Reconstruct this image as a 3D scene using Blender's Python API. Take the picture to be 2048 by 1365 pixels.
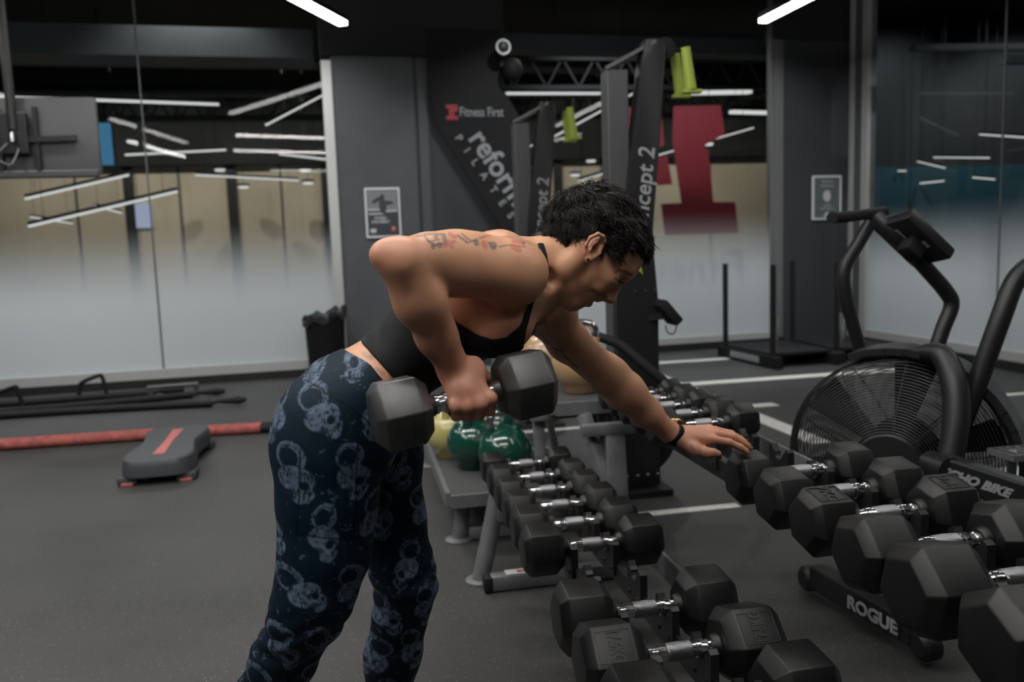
import bpy, bmesh, math, random
import numpy as np
from mathutils import Vector, Matrix, Quaternion, noise as mnoise

for o in list(bpy.data.objects):
    bpy.data.objects.remove(o)
SC = bpy.context.scene
COL = SC.collection
random.seed(7)
R_ = math.radians

# ------------------------------------------------------------------ camera
CAM_F, PITCH, ROLL, YAW, CAM_H = 1650.0, R_(6.6), R_(-2.0), R_(10.69), 1.18
_fw = np.array([math.sin(YAW)*math.cos(PITCH), math.cos(YAW)*math.cos(PITCH), -math.sin(PITCH)])
_r = np.array([math.cos(YAW), -math.sin(YAW), 0.0])
_u = np.cross(_r, _fw)
IR = _r*math.cos(ROLL) + _u*math.sin(ROLL)        # picture right
ID = _r*math.sin(ROLL) - _u*math.cos(ROLL)        # picture down
CO = np.array([0, 0, CAM_H])
FH = np.array([math.sin(YAW), math.cos(YAW), 0.0])
cam_d = bpy.data.cameras.new('camera')
cam_d.sensor_width = 36.0
cam_d.lens = CAM_F/2048*36.0
cam_d.clip_start = 0.05
cam_d.dof.use_dof = True
cam_d.dof.focus_distance = 1.55
cam_d.dof.aperture_fstop = 3.6
cam = bpy.data.objects.new('camera', cam_d)
COL.objects.link(cam)
cam.matrix_world = Matrix(((IR[0], -ID[0], -_fw[0], 0), (IR[1], -ID[1], -_fw[1], 0), (IR[2], -ID[2], -_fw[2], CAM_H), (0, 0, 0, 1)))
SC.camera = cam

# ------------------------------------------------------------------ world and exposure
world = bpy.data.worlds.new('world')
SC.world = world
world.use_nodes = True
bg = world.node_tree.nodes['Background']
bg.inputs[0].default_value = (0.55, 0.65, 0.75, 1)
bg.inputs[1].default_value = 0.012
SC.view_settings.view_transform = 'Standard'
SC.view_settings.look = 'None'
SC.view_settings.gamma = 1.0
SC.view_settings.exposure = 0.0
SC.cycles.use_denoising = True
SC.cycles.max_bounces = 6
SC.cycles.transparent_max_bounces = 12
SC.cycles.sample_clamp_indirect = 4.0
SC.cycles.caustics_reflective = False
SC.cycles.caustics_refractive = False
LED_GYM = 24.0
LED_NEAR = 66.0     # unseen lamps added to brighten the person
#     # emission of the gym's linear lamps
LED_HALL = 0.8      # emission of the lamps in the hall beyond the glass
PANEL_HALL = 1.0

# ------------------------------------------------------------------ helpers
def ray(x, y):
    return IR*(x-1024)/CAM_F + ID*(y-682.5)/CAM_F + _fw
def atY(x, y, Y):
    d = ray(x, y); return Vector(CO + d*Y/d[1])
def atX(x, y, X):
    d = ray(x, y); return Vector(CO + d*X/d[0])
def atZ(x, y, Z):
    d = ray(x, y); return Vector(CO + d*(Z-CAM_H)/d[2])
def atD(x, y, D):
    d = ray(x, y); return Vector(CO + d*D/(d @ FH))

def tag(o, label=None, cat=None, group=None, kind=None):
    if label: o['label'] = label
    if cat: o['category'] = cat
    if group: o['group'] = group
    if kind: o['kind'] = kind
    return o

def empty(name, loc, label=None, cat=None, group=None, rz=0.0):
    o = bpy.data.objects.new(name, None)
    COL.objects.link(o)
    o.location = loc
    o.rotation_euler = (0, 0, rz)
    o.empty_display_size = 0.1
    o.matrix_basis = Matrix.LocRotScale(Vector(loc), Quaternion((0, 0, 1), rz), None)
    return tag(o, label, cat, group)

def link_mesh(name, me, mat=None, parent=None, local=True):
    o = bpy.data.objects.new(name, me)
    if mat is not None and len(me.materials) == 0: me.materials.append(mat)
    COL.objects.link(o)
    if parent is not None:
        o.parent = parent
        if not local:
            o.matrix_parent_inverse = world_mat(parent).inverted()
    return o

def world_mat(o):
    m = o.matrix_basis.copy()
    while o.parent is not None:
        m = o.parent.matrix_basis @ o.matrix_parent_inverse @ m if False else (o.parent.matrix_basis @ (o.matrix_parent_inverse @ m))
        o = o.parent
    return m

class MB:
    """collects shapes into one bmesh"""
    def __init__(self): self.bm = bmesh.new()
    def box(self, c, s, rot=None, bevel=0.0, seg=2):
        g = bmesh.ops.create_cube(self.bm, size=1.0)
        vs = g['verts']
        M = Matrix.Translation(Vector(c)) @ (rot.to_4x4() if rot is not None else Matrix()) @ Matrix.Diagonal((s[0], s[1], s[2], 1))
        bmesh.ops.transform(self.bm, matrix=M, verts=vs)
        if bevel > 0:
            es = list({e for v in vs for e in v.link_edges})
            bmesh.ops.bevel(self.bm, geom=es, offset=bevel, segments=seg, profile=0.5, affect='EDGES')
        return self
    def bar(self, a, b, w, h, up=(0, 0, 1), bevel=0.0):
        a = Vector(a); b = Vector(b); d = b-a; L = d.length; x = d/L
        y = Vector(up).cross(x)
        if y.length < 1e-5: y = Vector((0, 1, 0)).cross(x)
        y.normalize(); z = x.cross(y)
        rot = Matrix((x, y, z)).transposed()
        return self.box((a+b)/2, (L, w, h), rot, bevel)
    def tube(self, pts, r, seg=12, cap=True, close=False, smooth=0):
        pts = [Vector(p) for p in pts]
        rs = list(r) if hasattr(r, '__len__') else [r]*len(pts)
        if smooth:
            pts, rs = spline(pts, rs, smooth, close)
        n = len(pts); rings = []
        prev = None
        for i, p in enumerate(pts):
            if close: t = pts[(i+1) % n]-pts[i-1]
            else: t = pts[min(i+1, n-1)]-pts[max(i-1, 0)]
            t.normalize()
            if prev is None:
                ref = Vector((0, 0, 1)) if abs(t.z) < 0.9 else Vector((1, 0, 0))
                nrm = (ref - t*ref.dot(t)).normalized()
            else:
                nrm = (prev - t*prev.dot(t)).normalized()
            prev = nrm; bn = t.cross(nrm)
            rings.append([self.bm.verts.new(p + (nrm*math.cos(2*math.pi*k/seg) + bn*math.sin(2*math.pi*k/seg))*rs[i]) for k in range(seg)])
        m = n if close else n-1
        for i in range(m):
            A = rings[i]; B = rings[(i+1) % n]
            for k in range(seg):
                self.bm.faces.new((A[k], A[(k+1) % seg], B[(k+1) % seg], B[k]))
        if cap and not close:
            self.bm.faces.new(rings[0][::-1]); self.bm.faces.new(rings[-1])
        return self
    def lathe(self, prof, M=None, seg=24, caps=True):
        """prof: (r, z) pairs; axis is local z, M places it"""
        M = M or Matrix()
        rings = []
        for r, z in prof:
            if r < 1e-6: rings.append([self.bm.verts.new(M @ Vector((0, 0, z)))])
            else: rings.append([self.bm.verts.new(M @ Vector((r*math.cos(2*math.pi*k/seg), r*math.sin(2*math.pi*k/seg), z))) for k in range(seg)])
        for A, B in zip(rings, rings[1:]):
            for k in range(seg):
                a0, a1 = A[k % len(A)], A[(k+1) % len(A)]; b0, b1 = B[k % len(B)], B[(k+1) % len(B)]
                f = [a0, a1, b1, b0]; q = []
                for v in f:
                    if v not in q: q.append(v)
                if len(q) >= 3: self.bm.faces.new(q)
        if caps:
            if len(rings[0]) > 1: self.bm.faces.new(rings[0][::-1])
            if len(rings[-1]) > 1: self.bm.faces.new(rings[-1])
        return self
    def prism(self, poly, M, depth, bevel=0.0):
        """poly: 2-D outline in local xy, extruded along local z by depth"""
        a = [self.bm.verts.new(M @ Vector((x, y, 0))) for x, y in poly]
        b = [self.bm.verts.new(M @ Vector((x, y, depth))) for x, y in poly]
        n = len(poly)
        self.bm.faces.new(a[::-1]); self.bm.faces.new(b)
        for i in range(n): self.bm.faces.new((a[i], a[(i+1) % n], b[(i+1) % n], b[i]))
        if bevel:
            es = list({e for v in a+b for e in v.link_edges})
            bmesh.ops.bevel(self.bm, geom=es, offset=bevel, segments=2, profile=0.5, affect='EDGES')
        return self
    def quad(self, p):
        self.bm.faces.new([self.bm.verts.new(Vector(q)) for q in p]); return self
    def ellipsoid(self, c, r, rot=None, u=20, v=12):
        g = bmesh.ops.create_uvsphere(self.bm, u_segments=u, v_segments=v, radius=1.0)
        M = Matrix.Translation(Vector(c)) @ (rot.to_4x4() if rot is not None else Matrix()) @ Matrix.Diagonal((r[0], r[1], r[2], 1))
        bmesh.ops.transform(self.bm, matrix=M, verts=g['verts']); return self
    def mesh(self, name, smooth=True, angle=35):
        bmesh.ops.recalc_face_normals(self.bm, faces=self.bm.faces)
        me = bpy.data.meshes.new(name)
        self.bm.to_mesh(me); self.bm.free()
        if smooth:
            me.polygons.foreach_set('use_smooth', [True]*len(me.polygons))
            me.set_sharp_from_angle(angle=R_(angle))
        return me
    def build(self, name, mat, parent=None, smooth=True, angle=35, local=False):
        return link_mesh(name, self.mesh(name, smooth, angle), mat, parent, local)

def spline(pts, rs, n, close=False):
    out = []; ro = []
    N = len(pts)
    g = (lambda i: i % N) if close else (lambda i: min(max(i, 0), N-1))
    for i in range(N if close else N-1):
        p0, p1, p2, p3 = pts[g(i-1)], pts[g(i)], pts[g(i+1)], pts[g(i+2)]
        for k in range(n):
            t = k/n
            out.append(0.5*((2*p1) + (p2-p0)*t + (2*p0-5*p1+4*p2-p3)*t*t + (3*p1-p0-3*p2+p3)*t**3))
            ro.append(rs[g(i)]*(1-t) + rs[g(i+1)]*t)
    if not close: out.append(pts[-1]); ro.append(rs[-1])
    return out, ro

def frame_mat(o, x, y):
    """local x -> x, local y -> y (made orthogonal), origin o"""
    x = Vector(x).normalized(); y = Vector(y); y = (y - x*y.dot(x)).normalized(); z = x.cross(y)
    M = Matrix((x, y, z)).transposed().to_4x4(); M.translation = Vector(o); return M

def text_mesh(body, size, M, depth=0.001, bold=0.0, shear=0.0, align='CENTER', spacing=1.0, sx=1.0):
    cu = bpy.data.curves.new('lettering', 'FONT')
    cu.body = body; cu.size = size; cu.extrude = depth/2; cu.offset = bold; cu.shear = shear
    cu.align_x = align; cu.align_y = 'CENTER'; cu.space_character = spacing
    cu.resolution_u = 3
    t = bpy.data.objects.new('lettering', cu)
    COL.objects.link(t)
    dg = bpy.context.evaluated_depsgraph_get()
    me = bpy.data.meshes.new_from_object(t.evaluated_get(dg), depsgraph=dg)
    bpy.data.objects.remove(t); bpy.data.curves.remove(cu)
    me.transform(M @ Matrix.Diagonal((sx, 1, 1, 1)))
    return me

def lettering(name, body, size, M, mat, parent, **k):
    me = text_mesh(body, size, M, **k)
    me.name = name
    me.materials.clear(); me.materials.append(mat)
    return link_mesh(name, me, mat, parent, local=False)

def poly_ngon(mb, pts):
    mb.bm.faces.new([mb.bm.verts.new(Vector(p)) for p in pts]); return mb

def children(o): return [c for c in bpy.data.objects if c.parent == o]
def copy_tree(o, parent=None):
    c = o.copy(); COL.objects.link(c)
    if parent is not None: c.parent = parent
    for ch in CHILD.get(o.name, children(o)): copy_tree(ch, c)
    return c
CHILD = {}
# ------------------------------------------------------------------ materials
def mat(name, col, rough=0.5, metal=0.0, spec=0.5, bump=0.0, bscale=200.0, vary=0.0, vscale=20.0, coat=0.0):
    m = bpy.data.materials.new(name); m.use_nodes = True
    nt = m.node_tree; b = nt.nodes['Principled BSDF']
    b.inputs['Base Color'].default_value = (*col, 1)
    b.inputs['Roughness'].default_value = rough
    b.inputs['Metallic'].default_value = metal
    b.inputs['Specular IOR Level'].default_value = spec
    if coat: b.inputs['Coat Weight'].default_value = coat; b.inputs['Coat Roughness'].default_value = 0.08
    if bump or vary:
        tc = nt.nodes.new('ShaderNodeTexCoord')
    if bump:
        n = nt.nodes.new('ShaderNodeTexNoise'); n.inputs['Scale'].default_value = bscale; n.inputs['Detail'].default_value = 3
        nt.links.new(tc.outputs['Object'], n.inputs['Vector'])
        bp = nt.nodes.new('ShaderNodeBump'); bp.inputs['Strength'].default_value = bump; bp.inputs['Distance'].default_value = 0.002
        nt.links.new(n.outputs[0], bp.inputs['Height']); nt.links.new(bp.outputs[0], b.inputs['Normal'])
    if vary:
        n = nt.nodes.new('ShaderNodeTexNoise'); n.inputs['Scale'].default_value = vscale; n.inputs['Detail'].default_value = 5
        nt.links.new(tc.outputs['Object'], n.inputs['Vector'])
        r = nt.nodes.new('ShaderNodeValToRGB')
        r.color_ramp.elements[0].position = 0.3; r.color_ramp.elements[1].position = 0.7
        r.color_ramp.elements[0].color = (*[c*(1-vary) for c in col], 1); r.color_ramp.elements[1].color = (*[min(1, c*(1+vary)) for c in col], 1)
        nt.links.new(n.outputs[0], r.inputs[0]); nt.links.new(r.outputs[0], b.inputs['Base Color'])
    return m

def emit(name, col, s):
    m = bpy.data.materials.new(name); m.use_nodes = True
    nt = m.node_tree; nt.nodes.clear()
    e = nt.nodes.new('ShaderNodeEmission'); o = nt.nodes.new('ShaderNodeOutputMaterial')
    e.inputs[0].default_value = (*col, 1); e.inputs[1].default_value = s
    nt.links.new(e.outputs[0], o.inputs[0]); return m

M_RUBBER = mat('black rubber', (0.0055, 0.0055, 0.0056), 0.38, 0, 0.45, 0.25, 900, 0.25, 60)
M_RUBBERB = mat('brightened grey rubber', (0.038, 0.0375, 0.0365), 0.33, 0, 0.65, 0.2, 900, 0.2, 60)  # greyer rubber, raised further to brighten the held dumbbell's lit face
M_RUBBER2 = mat('dark rubber', (0.030, 0.030, 0.031), 0.55, 0, 0.4, 0.2, 700, 0.2, 60)
M_INLAY = mat('recessed rubber', (0.012, 0.012, 0.012), 0.5)
M_CHROME = mat('chrome', (0.72, 0.72, 0.73), 0.16, 1.0)
M_BLACK = mat('black paint', (0.012, 0.012, 0.013), 0.42)
M_BLACKM = mat('matte black', (0.010, 0.010, 0.011), 0.7, 0, 0.25)
M_GREYP = mat('grey frame paint', (0.17, 0.175, 0.18), 0.38, 0.35, 0.5, 0.0, 1, 0.12, 30)
M_WHITEP = mat('white print', (0.55, 0.55, 0.56), 0.6)
M_GREYPRINT = mat('grey print', (0.28, 0.29, 0.30), 0.6)
M_GREEN = mat('lime strap', (0.30, 0.38, 0.05), 0.6)
M_FRAMEW = mat('white poster frame', (0.72, 0.72, 0.72), 0.5)
M_RED = mat('red print', (0.32, 0.03, 0.04), 0.6)
M_ALU = mat('pale aluminium', (0.50, 0.50, 0.49), 0.45, 0.4)
M_WALLG = mat('dark grey wall paint', (0.076, 0.081, 0.087), 0.6, 0, 0.4, 0.05, 60, 0.1, 3)
M_WALLD = mat('charcoal wall paint', (0.042, 0.045, 0.049), 0.6, 0, 0.3, 0.05, 60)
M_CEIL = mat('black ceiling paint', (0.010, 0.0105, 0.011), 0.8)
M_SKIRT = mat('black skirting', (0.010, 0.010, 0.010), 0.5)
M_CREAM = mat('cream hall wall', (0.50, 0.43, 0.33), 0.7, 0, 0.2, 0, 1, 0.08, 1.2)
M_TEAL = mat('teal hall wall', (0.013, 0.055, 0.070), 0.5)
M_HALLFLOOR = mat('hall floor', (0.10, 0.10, 0.10), 0.35)
M_LED = emit('lamp diffuser', (1.0, 0.98, 0.95), LED_GYM)
M_LEDN = emit('added lamp diffuser', (1.0, 0.98, 0.95), LED_NEAR)
M_LEDH = emit('hall lamp diffuser', (1.0, 0.97, 0.92), LED_HALL)
M_PANELH = emit('hall downlight', (1.0, 0.95, 0.86), PANEL_HALL)
M_SCREENB = emit('lit blue screen', (0.10, 0.32, 0.55), 0.5)
M_SCREENW = emit('lit pale screen', (0.55, 0.6, 0.8), 0.6)
M_LINE = mat('white floor paint', (0.62, 0.61, 0.58), 0.6, 0, 0.3, 0.1, 300, 0.15, 40)
M_ROPE = mat('red rope sleeve', (0.30, 0.085, 0.075), 0.8, 0, 0.2, 0.6, 260, 0.3, 25)
M_STEP = mat('grey step plastic', (0.050, 0.055, 0.060), 0.55, 0, 0.4, 0.2, 500)
M_STEPRED = mat('red step stripe', (0.42, 0.12, 0.10), 0.6)
M_KGREEN = mat('green enamel', (0.006, 0.050, 0.034), 0.18, 0, 0.5, coat=0.5)
M_KYEL = mat('yellow enamel', (0.40, 0.35, 0.13), 0.25, 0, 0.5, coat=0.4)
M_KTAN = mat('tan enamel', (0.40, 0.25, 0.13), 0.28, 0, 0.5, coat=0.4)
M_GOLD = mat('gold case', (0.75, 0.50, 0.22), 0.25, 1.0)
M_PAPER = mat('poster paper', (0.50, 0.51, 0.52), 0.6)
M_PAPERD = mat('poster print dark', (0.035, 0.04, 0.045), 0.5)
M_PAPERG = mat('poster print grey', (0.20, 0.21, 0.22), 0.6)
M_STICKER = mat('white sticker', (0.55, 0.53, 0.52), 0.5)

# knurled steel
def knurl():
    m = mat('knurled steel', (0.33, 0.33, 0.34), 0.34, 1.0)
    nt = m.node_tree; b = nt.nodes['Principled BSDF']
    tc = nt.nodes.new('ShaderNodeTexCoord')
    hs = []
    for ang in (0.6, -0.6):
        mp = nt.nodes.new('ShaderNodeMapping'); mp.inputs['Rotation'].default_value = (0.4*ang, ang*0.8, ang)
        w = nt.nodes.new('ShaderNodeTexWave'); w.inputs['Scale'].default_value = 160
        nt.links.new(tc.outputs['Object'], mp.inputs[0]); nt.links.new(mp.outputs[0], w.inputs[0]); hs.append(w)
    mm = nt.nodes.new('ShaderNodeMath'); mm.operation = 'MULTIPLY'
    nt.links.new(hs[0].outputs[1], mm.inputs[0]); nt.links.new(hs[1].outputs[1], mm.inputs[1])
    bp = nt.nodes.new('ShaderNodeBump'); bp.inputs['Strength'].default_value = 0.7; bp.inputs['Distance'].default_value = 0.0012
    nt.links.new(mm.outputs[0], bp.inputs['Height']); nt.links.new(bp.outputs[0], b.inputs['Normal'])
    return m
M_KNURL = knurl()

# speckled rubber floor
def floor_mat():
    m = bpy.data.materials.new('speckled rubber floor'); m.use_nodes = True
    nt = m.node_tree; b = nt.nodes['Principled BSDF']
    tc = nt.nodes.new('ShaderNodeTexCoord')
    v = nt.nodes.new('ShaderNodeTexVoronoi'); v.inputs['Scale'].default_value = 110; v.inputs['Randomness'].default_value = 1
    nt.links.new(tc.outputs['Object'], v.inputs['Vector'])
    lt = nt.nodes.new('ShaderNodeMath'); lt.operation = 'LESS_THAN'; lt.inputs[1].default_value = 0.20
    nt.links.new(v.outputs['Distance'], lt.inputs[0])
    sep = nt.nodes.new('ShaderNodeSeparateColor'); nt.links.new(v.outputs['Color'], sep.inputs[0])
    gt = nt.nodes.new('ShaderNodeMath'); gt.operation = 'GREATER_THAN'; gt.inputs[1].default_value = 0.74
    nt.links.new(sep.outputs[0], gt.inputs[0])
    mu = nt.nodes.new('ShaderNodeMath'); mu.operation = 'MULTIPLY'
    nt.links.new(lt.outputs[0], mu.inputs[0]); nt.links.new(gt.outputs[0], mu.inputs[1])
    n = nt.nodes.new('ShaderNodeTexNoise'); n.inputs['Scale'].default_value = 1.6; n.inputs['Detail'].default_value = 8
    nt.links.new(tc.outputs['Object'], n.inputs['Vector'])
    r = nt.nodes.new('ShaderNodeValToRGB')
    r.color_ramp.elements[0].position = 0.3; r.color_ramp.elements[1].position = 0.72
    r.color_ramp.elements[0].color = (0.036, 0.036, 0.036, 1); r.color_ramp.elements[1].color = (0.053, 0.052, 0.051, 1)
    nt.links.new(n.outputs[0], r.inputs[0])
    mx = nt.nodes.new('ShaderNodeMix'); mx.data_type = 'RGBA'
    nt.links.new(mu.outputs[0], mx.inputs['Factor']); nt.links.new(r.outputs[0], mx.inputs[6])
    mx.inputs[7].default_value = (0.20, 0.19, 0.175, 1)
    nt.links.new(mx.outputs[2], b.inputs['Base Color'])
    b.inputs['Roughness'].default_value = 0.55; b.inputs['Specular IOR Level'].default_value = 0.35
    n2 = nt.nodes.new('ShaderNodeTexNoise'); n2.inputs['Scale'].default_value = 260; n2.inputs['Detail'].default_value = 2
    nt.links.new(tc.outputs['Object'], n2.inputs['Vector'])
    bp = nt.nodes.new('ShaderNodeBump'); bp.inputs['Strength'].default_value = 0.35; bp.inputs['Distance'].default_value = 0.002
    nt.links.new(n2.outputs[0], bp.inputs['Height']); nt.links.new(bp.outputs[0], b.inputs['Normal'])
    return m
M_FLOOR = floor_mat()

def glass_mat(name, frost=None, tint=(0.80, 0.86, 0.88)):
    """clear pane; frost = (z where the film starts to thin, z where it is gone): a white film fading upward"""
    m = bpy.data.materials.new(name); m.use_nodes = True
    nt = m.node_tree; nt.nodes.clear()
    out = nt.nodes.new('ShaderNodeOutputMaterial')
    tr = nt.nodes.new('ShaderNodeBsdfTransparent'); tr.inputs[0].default_value = (*tint, 1)
    gl = nt.nodes.new('ShaderNodeBsdfGlossy'); gl.inputs['Roughness'].default_value = 0.02
    fr = nt.nodes.new('ShaderNodeFresnel'); fr.inputs[0].default_value = 1.30
    mx = nt.nodes.new('ShaderNodeMixShader')
    nt.links.new(fr.outputs[0], mx.inputs[0]); nt.links.new(tr.outputs[0], mx.inputs[1]); nt.links.new(gl.outputs[0], mx.inputs[2])
    last = mx
    if frost:
        tc = nt.nodes.new('ShaderNodeNewGeometry'); sp = nt.nodes.new('ShaderNodeSeparateXYZ')
        nt.links.new(tc.outputs['Position'], sp.inputs[0])
        mr = nt.nodes.new('ShaderNodeMapRange'); mr.interpolation_type = 'SMOOTHSTEP'
        mr.inputs['From Min'].default_value = frost[0]; mr.inputs['From Max'].default_value = frost[1]
        mr.inputs['To Min'].default_value = 0.97; mr.inputs['To Max'].default_value = 0.0
        nt.links.new(sp.outputs['Z'], mr.inputs['Value'])
        df = nt.nodes.new('ShaderNodeBsdfDiffuse'); df.inputs[0].default_value = (0.74, 0.80, 0.84, 1)
        tl = nt.nodes.new('ShaderNodeBsdfTranslucent'); tl.inputs[0].default_value = (0.80, 0.83, 0.85, 1)
        m1 = nt.nodes.new('ShaderNodeMixShader'); m1.inputs[0].default_value = 0.45
        nt.links.new(df.outputs[0], m1.inputs[1]); nt.links.new(tl.outputs[0], m1.inputs[2])
        m2 = nt.nodes.new('ShaderNodeMixShader')
        nt.links.new(mr.outputs[0], m2.inputs[0]); nt.links.new(mx.outputs[0], m2.inputs[1]); nt.links.new(m1.outputs[0], m2.inputs[2])
        last = m2
    nt.links.new(last.outputs[0], out.inputs[0])
    return m
M_GLASSF = glass_mat('glass with white fade film', (0.70, 1.50))
# ------------------------------------------------------------------ the room
def WP(x, off=0.0, z=0.0):
    """a point on the long glazed wall (it runs a little askew); off > 0 is towards the gym"""
    return Vector((x + off*0.05, 8.12 + 0.05*x - off, z))
WROT = Matrix.Rotation(math.atan(0.05), 3, 'Z')
def wbox(mb, x0, x1, z0, z1, off, t, bevel=0.0):
    """a box on the glazed wall, its front face `off` towards the gym, thickness t going back"""
    c = WP((x0+x1)/2, off-t/2, (z0+z1)/2)
    return mb.box(c, ((x1-x0)*1.00125, t, z1-z0), WROT, bevel)
def struct(o): o['kind'] = 'structure'; return o

CEIL_Z = 3.95
struct(MB().box((0.7, 3.2, -0.05), (13.4, 10.6, 0.1)).build('floor', M_FLOOR, smooth=False))
struct(MB().box((0.7, 3.2, CEIL_Z+0.05), (13.4, 10.6, 0.1)).build('ceiling', M_CEIL, smooth=False))
struct(MB().box((0.7, -2.05, CEIL_Z/2), (13.2, 0.1, CEIL_Z)).build('wall_rear', M_WALLD, smooth=False))
struct(MB().box((-5.9, 3.0, CEIL_Z/2), (0.1, 10.2, CEIL_Z)).build('wall_left', M_WALLD, smooth=False))

# grey column with two vertical joints, charcoal panel, right pillar
mb = MB()
wbox(mb, -0.10, 0.665, 0, CEIL_Z, 0.0, 0.30)
struct(mb.build('wall_column', M_WALLG, smooth=False))
mb = MB(); wbox(mb, 0.665, 0.70, 0, CEIL_Z, -0.02, 0.05); wbox(mb, 0.79, 0.815, 0, CEIL_Z, 0.0, 0.05)
struct(mb.build('trim_1', M_WALLD, smooth=False))
mb = MB(); wbox(mb, 0.70, 0.79, 0, CEIL_Z, -0.006, 0.05)
struct(mb.build('trim_2', M_WALLG, smooth=False))
mb = MB(); wbox(mb, 0.815, 1.56, 0, CEIL_Z, -0.01, 0.2)
struct(mb.build('wall_back', M_WALLD, smooth=False))
mb = MB(); wbox(mb, 4.62, 5.45, 0, CEIL_Z, 0.02, 0.3)
struct(mb.build('wall_pillar', M_WALLD, smooth=False))
mb = MB(); wbox(mb, -0.19, 1.56, 3.0, CEIL_Z, 0.06, 0.2); wbox(mb, 4.48, 5.45, 3.25, CEIL_Z, 0.06, 0.2)  # black boxes over the tops of the column and right pillar
struct(mb.build('wall_top_band', M_CEIL, smooth=False))
# white metal strips that end the panes
mb = MB(); wbox(mb, -0.19, -0.10, 0, 2.95, 0.03, 0.10)
struct(mb.build('trim_3', M_ALU, smooth=False))
mb = MB(); wbox(mb, 4.47, 4.62, 0, CEIL_Z, 0.01, 0.08); wbox(mb, 4.50, 4.56, 0, CEIL_Z, 0.03, 0.03)
struct(mb.build('trim_4', mat('grey metal profile', (0.19, 0.19, 0.19), 0.45, 0.3), smooth=False))
# black skirting and light sill under the panes
mb = MB(); wbox(mb, -5.6, -0.19, 0, 0.075, 0.05, 0.10); wbox(mb, 1.56, 4.62, 0, 0.075, 0.05, 0.10)
struct(mb.build('baseboard_back', M_SKIRT, smooth=False))
mb = MB(); wbox(mb, -5.6, -0.19, 0.075, 0.16, 0.035, 0.06); wbox(mb, 1.56, 4.47, 0.075, 0.14, 0.035, 0.06)
struct(mb.build('trim_5', M_ALU, smooth=False))

def window(n, x0, x1, joints):
    w = struct(empty(f'window_{n}', WP((x0+x1)/2)))
    mb = MB(); mb.quad([WP(x0, -0.01, 0.10), WP(x1, -0.01, 0.10), WP(x1, -0.01, CEIL_Z), WP(x0, -0.01, CEIL_Z)])
    mb.build('window_pane', M_GLASSF, w, smooth=False)
    mb = MB()
    for x in joints: wbox(mb, x-0.006, x+0.006, 0.1, CEIL_Z, 0.0, 0.012)
    if joints: mb.build('pane_joint', M_WALLG, w, smooth=False)
    return w
window(1, -5.6, -0.19, [-4.2, -1.77])
window(2, 1.56, 4.47, [])

# side glass wall on the right
RX = 5.33
struct(MB().box((RX+0.04, 7.95, CEIL_Z/2), (0.10, 0.10, CEIL_Z), None).box((RX+0.04, 8.18, CEIL_Z/2), (0.10, 0.08, CEIL_Z)).build('trim_6', M_ALU, smooth=False))
struct(MB().box((RX+0.03, 8.07, CEIL_Z/2), (0.06, 0.16, CEIL_Z)).build('trim_7', M_WALLG, smooth=False))
struct(MB().box((RX+0.03, 3.0, 0.04), (0.10, 9.9, 0.08)).build('baseboard_right', M_SKIRT, smooth=False))
struct(MB().box((RX+0.035, 3.0, 0.12), (0.06, 9.9, 0.08)).build('trim_8', M_ALU, smooth=False))
w3 = struct(empty('window_3', (RX, 3.0, 0)))
MB().quad([(RX+0.03, 7.9, 0.12), (RX+0.03, -2.0, 0.12), (RX+0.03, -2.0, CEIL_Z), (RX+0.03, 7.9, CEIL_Z)]).build('window_pane', M_GLASSF, w3, smooth=False)
MB().box((RX+0.03, 6.1, CEIL_Z/2), (0.012, 0.014, CEIL_Z)).box((RX+0.03, 3.9, CEIL_Z/2), (0.012, 0.014, CEIL_Z)).build('pane_joint', M_WALLG, w3, smooth=False)

# painted lines on the floor (thin paint)
def line(x0, x1, y0, y1):
    return struct(MB().box(((x0+x1)/2, (y0+y1)/2, 0.001), (abs(x1-x0), abs(y1-y0), 0.003)).build('floor_line', M_LINE, smooth=False))
line(2.50, 2.63, 4.2, 7.45)
line(2.63, 5.2, 6.22, 6.36)
line(1.66, 4.0, 7.46, 7.57)
line(2.63, 2.88, 5.24, 5.35)
line(1.02, 1.62, 3.28, 3.335)
line(0.98, 1.50, 5.01, 5.07)
line(4.0, 5.2, 5.0, 5.06)

# ------------------------------------------------------------------ the hall beyond the glass
struct(MB().box((3, 13.0, -0.06), (34, 9.3, 0.1)).build('floor_hall', M_HALLFLOOR, smooth=False))
struct(MB().box((10.5, 3.2, -0.06), (10, 10.3, 0.1)).build('floor_concourse', M_HALLFLOOR, smooth=False))
struct(MB().box((3, 13.0, 4.65), (34, 9.2, 0.1)).box((10.5, 3.2, 4.65), (10, 10.4, 0.1)).build('ceiling_hall', M_CEIL, smooth=False))
HY = 15.6
struct(MB().box((-0.2, HY+0.05, 1.55), (26.0, 0.1, 3.1)).build('wall_hall', M_CREAM, smooth=False))
struct(MB().box((-0.2, HY+0.05, 3.9), (26.0, 0.1, 1.6)).build('wall_hall_upper', M_CEIL, smooth=False))
mb = MB()
for px in (262, 468, 655, 1117): 
    p = atY(px, 420, HY); mb.box((p.x, HY-0.04, 1.5), (0.16, 0.08, 3.0))
struct(mb.build('trim_9', M_SKIRT, smooth=False))
mb = MB()
for px in (155, 362, 565, 1000, 1205, 1420):
    p = atY(px, 420, HY); mb.box((p.x, HY-0.01, 1.5), (0.035, 0.03, 3.0))
struct(mb.build('trim_10', M_WALLG, smooth=False))
p = atY(300, 322, HY); struct(MB().box((-0.2, HY-0.1, p.z+0.06), (26.0, 0.2, 0.32)).build('trim_11', M_CEIL, smooth=False))
struct(MB().box((-6.3, 12.2, 1.2), (0.1, 5.0, 2.4)).box((-5.0, 9.9, 1.05), (1.75, 0.12, 2.1)).build('wall_teal_left', M_TEAL, smooth=False))
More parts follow.
